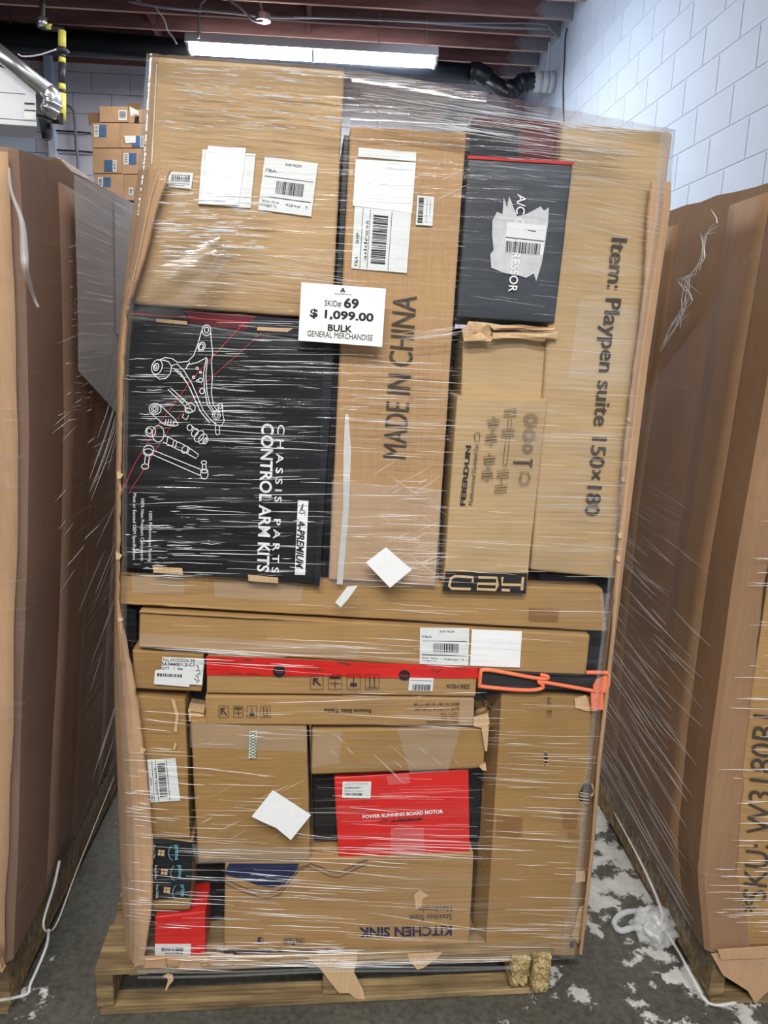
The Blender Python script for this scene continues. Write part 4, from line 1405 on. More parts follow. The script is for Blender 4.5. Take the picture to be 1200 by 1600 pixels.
# 18 large carton at the lower right, its left edge blunted
def big_right():
    d = 0.002
    top = [(764, 1087, 0.06), (784, 1086, 0.0), (925, 1089, 0.0), (943, 1092, 0.03)]
    bot = [(737, 1489, 0.05), (759, 1489, 0.0), (898, 1494, 0.0), (908, 1490, 0.03)]
    rows = []
    n_ = 14
    for i in range(n_ + 1):
        t = i / n_
        r = []
        for (a, b) in zip(top, bot):
            r.append(P(a[0] + (b[0] - a[0]) * t, a[1] + (b[1] - a[1]) * t, d + a[2] + (b[2] - a[2]) * t))
        out = []
        for k in range(3):
            m = 8 if k == 1 else 2
            for j in range(m):
                out.append(r[k].lerp(r[k + 1], j / m))
        out.append(r[3])
        for q_ in out:
            q_ += LN * 0.005 * (0.5 + 0.5 * noise.noise(q_ * 9))
        rows.append(out)
    me = grid_solid('large_carton', rows, LN * 0.6)
    o = link('large_carton', me, 'k_olive')
    tag(o, 'large worn kraft carton with blunted edges and small holes at the lower right', 'box')
    plate('tear_flap', cr((602, 1240), (640, 1215), (648, 1300), (600, 1420), (570, 1380)), d - 0.0015, 'k_pale', o, 0.002)
    h = plate('torn_hole', cr((632, 600), (665, 612), (680, 590), (686, 640), (660, 670), (640, 708), (608, 690), (604, 650)), d - 0.0012, 'void', o, 0.0006)
    strokes('exposed_flute', h, [(cr((608, y_), (655, y_ + 6)), 1.6, False) for y_ in (648, 664, 680, 696)] + [(cr((668, 600), (682, 640), (664, 668)), 3.0, False)], d - 0.0022, 'k_torn')
    plate('torn_hole', cr((425, 440), (444, 440), (442, 500), (428, 514)), d - 0.0012, 'void', o, 0.0006)
    strokes('exposed_flute', o, [(cr((422, y_), (446, y_ + 2)), 1.6, False) for y_ in (440, 462, 484, 500)], d - 0.0022, 'k_torn')
    plate('torn_hole', cr((556, 1410), (580, 1405), (575, 1440), (560, 1440)), d - 0.0012, 'void', o, 0.0006)
    plate('tape_patch', cr((185, 768), (318, 772), (310, 875), (180, 868)), d - 0.0010, 'btape', o, 0.0004)
    plate('tape_patch', cr((528, 738), (600, 742), (592, 830), (526, 826)), d - 0.0010, 'btape', o, 0.0004)
    plate('tape_patch', cr((548, 848), (612, 862), (608, 880), (548, 876)), d - 0.0010, 'btape', o, 0.0004)
    plate('bruise', cr((588, 1050), (632, 1046), (636, 1100), (586, 1108)), d - 0.0010, 'k_torn', o, 0.0006)
    plate('torn_top', cr((580, 170), (640, 150), (660, 210), (700, 235), (640, 232), (585, 215)), d - 0.0015, 'k_torn', o, 0.002)
    strokes('printed_characters', o, [(cr((440, 165), (462, 168)), 1.0, False), (cr((450, 160), (448, 205)), 1.0, False), (cr((440, 180), (465, 195)), 1.0, False), (cr((435, 235), (466, 232)), 1.0, False), (cr((448, 225), (446, 262)), 1.0, False), (cr((462, 225), (458, 262)), 1.0, False)], d - 0.0016, 'ink_brown')
    return o


big_right()
carton('crushed_carton', 'crumpled kraft carton end sticking out beside the Round Side Table carton', [(742, 1112), (768, 1100), (770, 1142), (744, 1142)], 0.03, 0.2, 'k_olive', 0.02, 0.006, 9)


# ------------------------------------------------------------------ torn panels of the old bulk bin around the load
def ragged(y, a=2.5, f=0.11, s=0.0):
    return a * (noise.noise(Vector((y * f, s, 0))) + 0.6 * noise.noise(Vector((y * f * 3.1, s + 4, 0))))


def interp(tab, y):
    if y <= tab[0][0]:
        return tab[0][1]
    for (y0, x0), (y1, x1) in zip(tab, tab[1:]):
        if y <= y1:
            return x0 + (x1 - x0) * (y - y0) / (y1 - y0)
    return tab[-1][1]


LSIL = [(265, 217), (330, 207), (480, 190), (560, 183), (740, 181), (900, 180), (1000, 178), (1100, 179), (1200, 183), (1400, 190), (1520, 199)]
LTORN = [(265, 266), (310, 248), (400, 226), (470, 203), (495, 196), (600, 190), (740, 187), (900, 185), (945, 184), (985, 192), (1050, 205), (1085, 212), (1160, 221), (1250, 232), (1310, 237), (1400, 237), (1440, 233), (1490, 226), (1520, 214)]


def left_panel():
    rows = []
    ys = [265 + i * (1520 - 265) / 110 for i in range(111)]
    for y in ys:
        xl, xt = interp(LSIL, y), interp(LTORN, y) + ragged(y, 2.2)
        xc = xl + (xt - xl) * (0.62 if y < 480 else 0.45)
        r = [P(xt, y, -0.012), P((xt + xc) / 2, y, -0.014), P(xc, y, -0.010), P((xc + xl) / 2, y, 0.004), P(xl, y, 0.030)]
        for k in range(1, 6):
            r.append(r[4] + LN * (0.18 * k) - LU * 0.004 * k)
        rows.append(r)
    me = grid_solid('panel', rows, LN * 0.004 + LU * 0.002)
    o = link('bin_panel', me, 'k_panel')
    tag(o, 'torn cardboard bin panel folded around the left edge of the load', 'cardboard panel')
    pol = [([(interp(LSIL, y) + (interp(LTORN, y) - interp(LSIL, y)) * 0.64, y) for y in (268, 300, 340, 380, 420, 440)], 1.2, False)]
    strokes('crease', o, pol, -0.016, 'k_torn')
    # torn tufts along the edge
    for i, y in enumerate((742, 868, 968, 1172)):
        xt = interp(LTORN, y)
        s_ = random.uniform(3, 7)
        plate('torn_tuft', [(xt - 4, y - s_), (xt + 1, y - s_ * .4), (xt + 3 + s_ * .4, y), (xt + 1, y + s_), (xt - 4, y + s_)], -0.0165, 'k_torn', o, 0.003)
    # crumpled foot
    bm = hexa([P(x, y, -0.02) for x, y in ((212, 1505), (236, 1500), (233, 1521), (198, 1523))], [P(x, y, 0.02) for x, y in ((212, 1503), (236, 1498), (233, 1521), (198, 1523))], 0.003, 8, 0.012, 4)
    link('crumpled_foot', bm_mesh(bm, 'crumpled_foot'), 'k_panel', o)
    return o


lpn = left_panel()
RIN = [(284, 1019), (330, 1014), (450, 1008), (600, 990), (700, 977), (873, 966), (950, 960), (990, 958), (1090, 947), (1200, 935), (1330, 925), (1492, 907)]
ROUT = [(258, 1049), (320, 1048), (372, 1041), (565, 1013), (806, 984), (950, 967), (990, 962), (1090, 951), (1200, 938.5), (1330, 928), (1492, 910)]


def right_panel():
    rows = []
    for i in range(91):
        y = 284 + i * (1492 - 284) / 90
        xi = interp(RIN, y) + (ragged(y, 1.6, 0.13, 8) if y < 960 else 0)
        xo = interp(ROUT, y)
        r = [P(xi, y, -0.013), P((xi + xo) / 2, y, -0.012), P(xo, y, -0.004)]
        for k in range(1, 6):
            r.append(r[2] + LN * 0.16 * k + LU * 0.003 * k)
        rows.append(r)
    me = grid_solid('panel', rows, LN * 0.004 - LU * 0.002)
    o = link('bin_panel', me, 'k_panel')
    tag(o, 'torn cardboard bin panel along the right edge of the load', 'cardboard panel')
    for y in (655, 748, 836, 872):
        xt = interp(RIN, y)
        s_ = random.uniform(3, 6)
        plate('torn_tuft', [(xt + 3, y - s_), (xt - 1, y - s_ * .5), (xt - 3, y), (xt - 1, y + s_), (xt + 3, y + s_)], -0.017, 'k_torn', o, 0.003)


right_panel()


def tray():
    "torn cardboard tray under the load"
    pts_t, pts_b = [], []
    rows = []
    for i in range(61):
        x = 214 + i * (812 - 214) / 60
        yt = 1496 - 6 * (x - 214) / 600
        yb = 1515 - 14 * (x - 214) / 600 + ragged(x, 1.5, 0.09, 3)
        rows.append([P(x, yt, -0.016), P(x, (yt + yb) / 2, -0.018 + 0.004 * noise.noise(Vector((x * .03, 1, 0)))), P(x, yb, -0.016)])
    o = link('cardboard_tray', grid_solid('tray', rows, LN * 0.004), 'k_panel')
    tag(o, 'torn cardboard tray rim along the bottom of the wrapped load', 'cardboard')
    for px in ([(480, 1494), (560, 1488), (553, 1520), (568, 1548), (570, 1562), (556, 1560), (545, 1552), (530, 1552), (514, 1532), (502, 1516)],
               [(637, 1492), (690, 1490), (680, 1500), (660, 1513), (652, 1515), (640, 1502)]):
        rws = plate_mesh('flap', [P(x, y, -0.024) for x, y in px], LN, 0.004)
        link('torn_flap', rws, 'k_torn', o)
    for i, (x0, x1, y) in enumerate(((222, 262, 1507), (275, 318, 1508), (322, 368, 1502))):
        q = [(x0 + 4, y - 9), (x1 - 3, y - 11), (x1, y + 8), (x0, y + 9)]
        bm = hexa([P(a, b, -0.03) for a, b in q], [P(a, b, -0.018) for a, b in q], 0.002, 6, 0.008, i + 3)
        link('crumpled_fold', bm_mesh(bm, 'crumpled_fold'), 'k_panel', o)
    plate('torn_strip', [(262, 1522), (270, 1524), (271, 1532), (264, 1540), (260, 1548), (258, 1547), (262, 1534), (262, 1529), (254, 1526)], -0.024, 'k_torn', o, 0.002)


tray()


# ------------------------------------------------------------------ stretch film over the main load
TOPL = [(229, 83), (541, 105), (700, 133), (880, 170), (1055, 203)]
FL = [(83, 229), (265, 216)] + LSIL[1:]
FR = [(203, 1056), (258, 1050)] + ROUT[1:]


def film_pt(s, t):
    xa = 229 + s * (1055 - 229)
    yt = interp(TOPL, xa)
    yb = 1516 - 18 * s
    y = yt + (yb - yt) * t
    x = interp(FL, y) + (interp(FR, y) - interp(FL, y)) * s
    return x, y


def film():
    root = empty('stretch_film', P(550, 1500, 0.4))
    tag(root, 'clear stretch film wrapped around the whole mixed load', 'plastic film')
    NC, NR = 60, 90
    rows = []
    for i in range(NR + 1):
        t = i / NR
        r = []
        x, y = film_pt(0, t)
        L0 = P(x, y, 0.028)
        for k in range(6, 0, -1):
            r.append(L0 + LN * 0.14 * k - LU * 0.006)
        for j in range(NC + 1):
            s = j / NC
            x, y = film_pt(s, t)
            e = min(s, 1 - s)
            dd = -0.026 + 0.05 * max(0, 1 - e / 0.02) + 0.003 * noise.noise(Vector((x * 0.004, y * 0.05, 2)))
            r.append(P(x, y, dd))
        x, y = film_pt(1, t)
        R0 = P(x, y, 0.026)
        for k in range(1, 7):
            r.append(R0 + LN * 0.14 * k + LU * 0.006)
        rows.append(r)
    R_, C_ = len(rows), len(rows[0])
    V = [p_ for r in rows for p_ in r]
    Fc = [(i * C_ + j, i * C_ + j + 1, (i + 1) * C_ + j + 1, (i + 1) * C_ + j) for i in range(R_ - 1) for j in range(C_ - 1)]
    link('front_sheet', mesh_from('front_sheet', V, Fc), 'film', root, smooth=True)
    # film pulled over the top
    rows = []
    for k in range(9):
        a = k / 8
        r = []
        for j in range(NC + 1):
            x, y = film_pt(j / NC, 0)
            p_ = P(x, y, -0.026)
            r.append(p_ + LN * (0.9 * a) + up * (0.004 * math.sin(a * 3) + 0.002 * noise.noise(Vector((j * 0.7, a * 3, 0)))))
        rows.append(r)
    C_ = len(rows[0])
    V = [p_ for r in rows for p_ in r]
    Fc = [(i * C_ + j, i * C_ + j + 1, (i + 1) * C_ + j + 1, (i + 1) * C_ + j) for i in range(8) for j in range(C_ - 1)]
    link('top_sheet', mesh_from('top_sheet', V, Fc), 'film', root, smooth=True)
    # bunched strands of film, whitened to stand in for glints
    rnd = random.Random(11)
    paths = []

    def strand(x, y, L, sl, wpx, wob=1.0):
        m = 7
        pts, rr = [], []
        ph = rnd.random() * 10
        for i in range(m):
            a = i / (m - 1)
            xx = x + L * a
            yy = max(y + sl * L * a + wob * noise.noise(Vector((ph + a * 3, ph, 0))), interp(TOPL, xx) + 3)
            pts.append(P(xx, yy, -0.0305))
            rr.append(max(0.00012, wpx * 0.00068 * math.sin(math.pi * (0.06 + 0.88 * a)) * (0.7 + 0.5 * rnd.random())))
        paths.append((pts, rr))
    zones = [  # x0,y0,x1,y1,count,slope,len0,len1,width
        (240, 90, 540, 200, 190, 0.11, 12, 70, 1.5),
        (240, 215, 530, 300, 30, 0.08, 15, 60, 0.8),
        (238, 300, 420, 400, 150, 0.03, 10, 60, 1.7),
        (230, 380, 540, 440, 46, 0.10, 30, 150, 0.9),
        (545, 112, 1000, 200, 190, 0.16, 40, 220, 1.2),
        (740, 180, 1000, 250, 60, 0.10, 30, 160, 0.9),
        (550, 190, 740, 420, 46, 0.05, 15, 80, 0.7),
        (545, 270, 720, 330, 14, -0.5, 20, 60, 0.7),
        (730, 255, 880, 470, 26, 0.12, 30, 120, 0.5),
        (880, 230, 1040, 420, 46, 0.22, 40, 130, 0.6),
        (830, 440, 990, 880, 50, 0.06, 30, 140, 0.5),
        (190, 560, 300, 700, 60, 0.01, 12, 60, 1.0),
        (290, 500, 520, 700, 80, 0.03, 30, 160, 1.2),
        (200, 740, 520, 900, 90, 0.02, 15, 140, 1.15),
        (195, 820, 300, 895, 50, 0.01, 8, 40, 1.2),
        (515, 560, 700, 720, 45, 0.03, 30, 160, 0.9),
        (520, 750, 700, 920, 60, 0.02, 25, 130, 0.9),
        (600, 830, 690, 910, 14, -0.4, 20, 50, 0.9),
        (600, 640, 830, 910, 40, 0.04, 40, 160, 0.5),
        (190, 880, 950, 1000, 24, 0.05, 40, 180, 0.7),
        (210, 995, 760, 1040, 44, 0.05, 60, 240, 1.0),
        (330, 1080, 760, 1140, 20, 0.02, 60, 220, 0.9),
        (190, 1090, 320, 1310, 34, 0.08, 20, 110, 0.8),
        (190, 1260, 760, 1350, 44, 0.04, 60, 260, 1.0),
        (200, 1340, 500, 1450, 44, 0.05, 40, 180, 1.0),
        (190, 1200, 240, 1500, 40, 0.12, 15, 40, 0.9),
        (300, 1130, 490, 1340, 30, 0.04, 30, 120, 0.7),
        (490, 1215, 740, 1340, 30, 0.03, 40, 150, 0.6),
        (345, 1350, 730, 1480, 46, 0.05, 40, 180, 0.6),
        (735, 1100, 925, 1480, 90, 0.03, 30, 150, 0.6),
        (230, 1470, 560, 1512, 80, 0.03, 20, 140, 1.0),
        (220, 1495, 800, 1512, 30, -0.02, 80, 300, 0.9),
        (620, 515, 720, 535, 22, -0.12, 40, 90, 1.0),
        (500, 1142, 740, 1200, 14, 0.9, 12, 45, 0.8),  # from here on, slanted pale strokes imitate reflections on tape and wrap
        (310, 1230, 470, 1330, 12, -0.5, 15, 45, 0.7),
        (580, 740, 690, 900, 16, 0.7, 15, 45, 0.7),
        (560, 740, 690, 780, 12, -0.6, 15, 50, 0.7),
    ]
    for x0, y0, x1, y1, n_, sl, l0, l1, wd in zones:
        for _ in range(int(n_ * 0.72)):
            L = l0 + 1.15 * (l1 - l0) * rnd.random() ** 1.7
            x = rnd.uniform(x0, max(x0 + 1, x1 - L * 0.7))
            y = rnd.uniform(y0, y1)
            L = min(L, interp(FR, y) - 6 - x)
            if L < 6 or y < interp(TOPL, x + L * 0.5) + 4:
                continue
            strand(x, y, L, sl + rnd.gauss(0, 0.025), wd * (0.4 + 0.95 * rnd.random() ** 1.6))
    st = link('wrinkle_strands', tube_mesh('wrinkle_strands', paths, 3, False), 'rope', root)
    st['kind'] = 'stuff'
    A0, B0 = Vector((352, 384, 0)), Vector((196, 486, 0))
    ax_ = (B0 - A0).normalized()
    pe = Vector((-ax_.y, ax_.x, 0))
    rows = []
    for i in range(25):
        a = i / 24
        c_ = A0.lerp(B0, a) + Vector((0, 10 * math.sin(a * 3.1), 0))
        hw = 12 + 34 * math.sin(math.pi * (0.05 + 0.9 * a))
        rows.append([P(c_.x + pe.x * hw * b_, c_.y + pe.y * hw * b_, -0.0265 - 0.010 * math.cos(b_ * 1.5) ** 2) for b_ in [k / 8 - 1 for k in range(17)]])
    V = [p_ for r in rows for p_ in r]
    Fc = [(i * 17 + j, i * 17 + j + 1, (i + 1) * 17 + j + 1, (i + 1) * 17 + j) for i in range(24) for j in range(16)]
    link('taut_fold', mesh_from('taut_fold', V, Fc), 'film_gloss', root, smooth=True)
    for (xa, ya, xb, yb, hw) in ((548, 187, 735, 197, 6), (550, 128, 760, 160, 16)):
        rows = []
        for i in range(17):
            a = i / 16
            x, y = xa + (xb - xa) * a, ya + (yb - ya) * a
            rows.append([P(x, y + hw * b_ + 1.5 * noise.noise(Vector((a * 4, ya, 0))), -0.028 - 0.00045 * hw * math.cos(b_ * 1.5)) for b_ in [k / 4 - 1 for k in range(9)]])
        V = [p_ for r in rows for p_ in r]
        Fc = [(i * 9 + j, i * 9 + j + 1, (i + 1) * 9 + j + 1, (i + 1) * 9 + j) for i in range(16) for j in range(8)]
        link('taut_fold', mesh_from('taut_fold', V, Fc), 'film_gloss', root, smooth=True)
    # thick grey film bands twisted under the tray
    for y0, y1, r in ((1516, 1500, 0.0035), (1520, 1509, 0.0025), (1527, 1512, 0.003)):
        pts = [P(215 + 600 * a, y0 + (y1 - y0) * a + 1.5 * math.sin(a * 9 + y0), -0.033) for a in [i / 24 for i in range(25)]]
        link('twisted_band', tube_mesh('twisted_band', [(pts, r)], 6), 'tape', root, smooth=True)


film()

# ------------------------------------------------------------------ papers stuck on the film
q = [(471, 441), (603, 451), (597, 542), (466, 532)]
d = -0.036
sg = link('price_sign', plate_mesh('price_sign', [P(x, y, d) for x, y in q], LN, 0.001), 'paper')
tag(sg, 'white price sign reading SKID# 69 and $ 1,099.00 on the film', 'sign')
d -= 0.0008
put_text(sg, 'SKID#', (507, 478.5), (533, 480.5), (507.6, 468.5), d, 'ink_soft')
put_text(sg, '69', (537, 481), (560, 482.8), (538, 465), d, 'ink', 0.03)
put_text(sg, '$ 1,099.00', (484, 497.5), (583, 505), (485, 482), d, 'ink', 0.03)
put_text(sg, 'BULK', (512, 517), (550, 519.5), (512.6, 506.5), d, 'ink', 0.025)
put_text(sg, 'GENERAL MERCHANDISE', (480, 525), (582, 532.5), (480.6, 516), d, 'ink_soft')
put_text(sg, 'liquidation.ca', (523, 460), (549, 461.5), (523.2, 457.6), d, 'ink', 0.01)
strokes('maple_leaf', sg, [([(535.5, 458), (535.7, 455)], 0.7, False), ([(532, 455.5), (535.6, 453), (539, 456)], 2.2, False), ([(534, 452.5), (535.8, 450), (537.6, 452.8)], 1.6, False)], d, 'ink')
o = link('paper_slip', plate_mesh('paper_slip', [P(x, y, -0.034) for x, y in c7((352, 1072), (467, 1172), (370, 1253), (262, 1140))], LN, 0.001), 'paper')
tag(o, 'blank white paper diamond on the foot of the MADE IN CHINA carton', 'paper')
o = link('paper_slip', plate_mesh('paper_slip', [P(x, y, -0.035) for x, y in c7((180, 1247), (225, 1243), (185, 1300), (150, 1340), (125, 1318))], LN, 0.001), 'label')
tag(o, 'narrow torn white paper strip just below the MADE IN CHINA carton', 'paper')
o = link('paper_slip', plate_mesh('paper_slip', [P(x, y, -0.034) for x, y in c3((872, 595), (1075, 727), (968, 860), (890, 795), (820, 765), (760, 735))], LN, 0.001), 'paper')
tag(o, 'blank white paper diamond with a torn edge on the square carton', 'paper')


# ------------------------------------------------------------------ left wrapped load
LCX = [(0.0, -0.672), (0.14, -0.66), (0.38, -0.634), (0.73, -0.600), (1.02, -0.572), (1.25, -0.553), (1.51, -0.542), (1.80, -0.536)]
YF = 1.415


def lside(y, z, out=0.0):
    "right-hand side of the left bin"
    k = max(0.0, min(1.0, (y - YF) / 1.15))
    return Vector((interp(LCX, z) - 0.028 * k * k + 0.004 * noise.noise(Vector((y * 4, z * 2.5, 3))) + out, y, z))


def left_load():
    yf, z0, zt = YF, 0.14, 1.735
    root = empty('wrapped_load', (-1.2, 2.0, z0))
    tag(root, 'tall brown cardboard bin wrapped in film at the left edge', 'bulk bin')
    rows = []
    NR = 36
    for i in range(NR + 1):
        t = i / NR
        z = z0 + (zt - z0) * t
        cx = interp(LCX, z)
        r = []
        for k in range(6, 0, -1):
            r.append(Vector((cx - 0.03 - 0.16 * k, yf - 0.010 - 0.006 * math.sin(k * 2.1 + t), z - 0.01 * k * t)))
        for (dx, dy) in ((-0.032, -0.008), (-0.012, -0.004)):
            r.append(Vector((cx + dx, yf + dy, z)))
        for k in range(0, 17):
            y = yf + 0.010 + 1.13 * k / 16
            r.append(lside(y, z) + Vector((0, 0, 0.055 * (k / 16) ** 0.7 * t)))
        for k in range(1, 4):
            r.append(Vector((cx - 0.33 * k, yf + 1.146, z + 0.05 * t)))
        rows.append(r)
    link('wall_panel', grid_solid('wall_panel', rows, Vector((-0.006, 0.004, 0))), 'k_stack', root)
    fr = [Vector(c) for c in ((-1.60, yf + 0.01, zt - 0.05), (-0.56, yf + 0.01, zt - 0.02), (-0.56, yf + 0.01, zt - 0.05), (-1.60, yf + 0.01, zt - 0.08))]
    bk = [p_ + Vector((0, 1.1, 0.045)) for p_ in fr]
    link('top_cap', bm_mesh(hexa(fr, bk, 0.004), 'top_cap'), 'k_stack', root)
    for yy, wd in ((1.62, 0.2), (2.05, 0.2)):
        me = grid_solid('overlap_panel', [[lside(yy + wd * a / 3, z0 + 0.006 + (zt - z0 - 0.02) * t, 0.0010) for a in range(4)] for t in [i / 24 for i in range(25)]], Vector((-0.002, 0, 0)))
        link('overlap_panel', me, 'k_stack', root, smooth=True)
    # pale board strip hanging on the front corner
    me = grid_solid('corner_strip', [[Vector((interp(LCX, z_) - 0.075, yf - 0.0215, z_)), Vector((interp(LCX, z_) - 0.03, yf - 0.022, z_)), Vector((interp(LCX, z_) - 0.008 + 0.006 * noise.noise(Vector((z_ * 5, 0, 0))), yf - 0.016, z_))] for z_ in [0.16 + (zt - 0.17) * i / 30 for i in range(31)]], Vector((0, 0.002, 0)))
    link('corner_strip', me, 'k_panel', root, smooth=True)
    # stretch film
    rows = []
    for i in range(NR + 1):
        t = i / NR
        z = 0.09 + (zt + 0.012 - 0.09) * t
        cx = interp(LCX, z)
        r = [Vector((cx - 0.9, yf - 0.035, z - 0.03 * t)), Vector((cx - 0.4, yf - 0.036, z)), Vector((cx - 0.03, yf - 0.034, z)), Vector((cx + 0.012, yf - 0.006, z + 0.003))]
        for k in range(1, 17):
            y = yf + 1.16 * k / 16
            r.append(lside(y, z, 0.014) + Vector((0, 0, 0.058 * (k / 16) ** 0.7 * t)))
        rows.append(r)
    R_, C_ = len(rows), len(rows[0])
    V = [p_ for r in rows for p_ in r]
    Fc = [(i * C_ + j, i * C_ + j + 1, (i + 1) * C_ + j + 1, (i + 1) * C_ + j) for i in range(R_ - 1) for j in range(C_ - 1)]
    link('film_wrap', mesh_from('film_wrap', V, Fc), 'film_left', root, smooth=True)
    for (ya, yb, za0, za1, zb0, zb1, o_) in ((1.66, 2.52, 1.36, 1.742, 1.02, 1.79, 0.017), (1.95, 2.54, 1.44, 1.74, 1.30, 1.78, 0.019)):
        rows = []
        for i in range(13):
            t = i / 12
            rows.append([lside(ya + (yb - ya) * k / 12, (za0 + (zb0 - za0) * k / 12) * (1 - t) + (za1 + (zb1 - za1) * k / 12) * t, o_) for k in range(13)])
        V = [p_ for r in rows for p_ in r]
        Fc = [(i * 13 + j, i * 13 + j + 1, (i + 1) * 13 + j + 1, (i + 1) * 13 + j) for i in range(12) for j in range(12)]
        link('film_layer', mesh_from('film_layer', V, Fc), 'film_layers', root, smooth=True)
    rnd = random.Random(5)
    paths = []
    for n_, y0, y1, za, zb_, sl, L0, L1, wd in ((120, 1.62, 2.3, 1.40, 1.80, -0.55, 0.1, 0.4, 1.0), (100, 1.75, 2.4, 1.05, 1.6, 0.75, 0.1, 0.5, 1.0), (70, 1.58, 1.85, 1.25, 1.62, 0.02, 0.02, 0.08, 0.9), (30, 1.45, 2.0, 0.9, 1.5, 0.15, 0.04, 0.16, 0.6), (24, 1.7, 2.4, 0.4, 1.0, 0.5, 0.1, 0.3, 0.6), (12, 1.9, 2.5, 0.1, 0.4, 0.45, 0.2, 0.5, 1.0)):
        for _ in range(n_):
            L = rnd.uniform(L0, L1)
            y, z = rnd.uniform(y0, y1), rnd.uniform(za, zb_)
            s_ = sl + rnd.gauss(0, 0.08)
            pts, rr = [], []
            for a in range(6):
                f_ = a / 5
                yy, zz = y + L * f_ * 0.8, z + s_ * L * f_ * 0.8
                if yy > 2.56 or zz > zt + 0.04 or zz < 0.1:
                    break
                pts.append(lside(yy, zz, 0.0155))
                rr.append(0.0006 * wd * rnd.uniform(0.5, 1.2) * math.sin(math.pi * (0.1 + 0.8 * f_)))
            if len(pts) > 2:
                paths.append((pts, rr))
    st = link('wrinkle_strands', tube_mesh('wrinkle_strands', paths, 3, False), 'rope', root)
    st['kind'] = 'stuff'
    pth = smooth_path([onY(14, 262, yf - 0.04), onY(18, 300, yf - 0.04), onY(34, 345, yf - 0.04), onY(38, 395, yf - 0.04), onY(40, 420, yf - 0.04), onX(52, 462, -0.53), onX(60, 480, -0.525)], 5)
    link('film_rope', tube_mesh('film_rope', [(pth, [0.0022 + 0.0048 * math.exp(-((i - 16) / 7.0) ** 2) for i in range(len(pth))])], 8), 'rope_soft', root, smooth=True)
    pth = smooth_path([onX(93, 1345, -0.63), onX(84, 1385, -0.63), onX(68, 1440, -0.63), onX(75, 1455, -0.625), onX(90, 1440, -0.625), onX(120, 1360, -0.62), onX(178, 1215, -0.63)], 5)
    link('film_strap', tube_mesh('film_strap', [(pth, [0.0036 - 0.0024 * i / len(pth) for i in range(len(pth))])], 8), 'tail', root, smooth=True)
    pth = smooth_path([onX(76, 1452, -0.625), onX(72, 1480, -0.63), onX(48, 1536, -0.645), onX(35, 1556, -0.655), Vector((-0.75, yf - 0.04, 0.075))], 5)
    link('film_strap', tube_mesh('film_strap', [(pth, 0.0034)], 8), 'tail', root, smooth=True)
    # crumpled corner foot
    bm = hexa([Vector(c) for c in ((-0.76, yf - 0.04, 0.22), (-0.668, yf - 0.035, 0.2), (-0.66, yf - 0.035, 0.142), (-0.78, yf - 0.04, 0.142))], [Vector(c) for c in ((-0.76, yf - 0.012, 0.22), (-0.668, yf - 0.012, 0.2), (-0.66, yf - 0.012, 0.142), (-0.78, yf - 0.012, 0.142))], 0.003, 8, 0.012, 9)
    link('crumpled_foot', bm_mesh(bm, 'crumpled_foot'), 'k_panel', root)
    # open carton behind, its flap showing above the film
    Y = 2.9
    q_ = [(72, 246), (92, 245), (114, 270), (114, 330), (40, 330), (40, 258)]
    c_ = link('open_carton', plate_mesh('open_carton', [onY(x, y, Y) for x, y in q_], Vector((0, 1, 0)), 0.3), 'k_stack')
    tag(c_, 'open kraft carton flap rising behind the left wrapped load', 'box')
    link('inner_flap', plate_mesh('inner_flap', [onY(x, y, Y - 0.004) for x, y in ((74, 250), (91, 248), (111, 271), (108, 274), (84, 258))], Vector((0, 1, 0)), 0.003), 'k_inside', c_)
    link('lower_support', box_mesh('lower_support', (-2.1, Y + 0.02, 0.0), (onY(114, 300, Y).x - 0.02, Y + 0.28, onY(60, 330, Y).z), 0.004), 'k_stack', c_)


left_load()


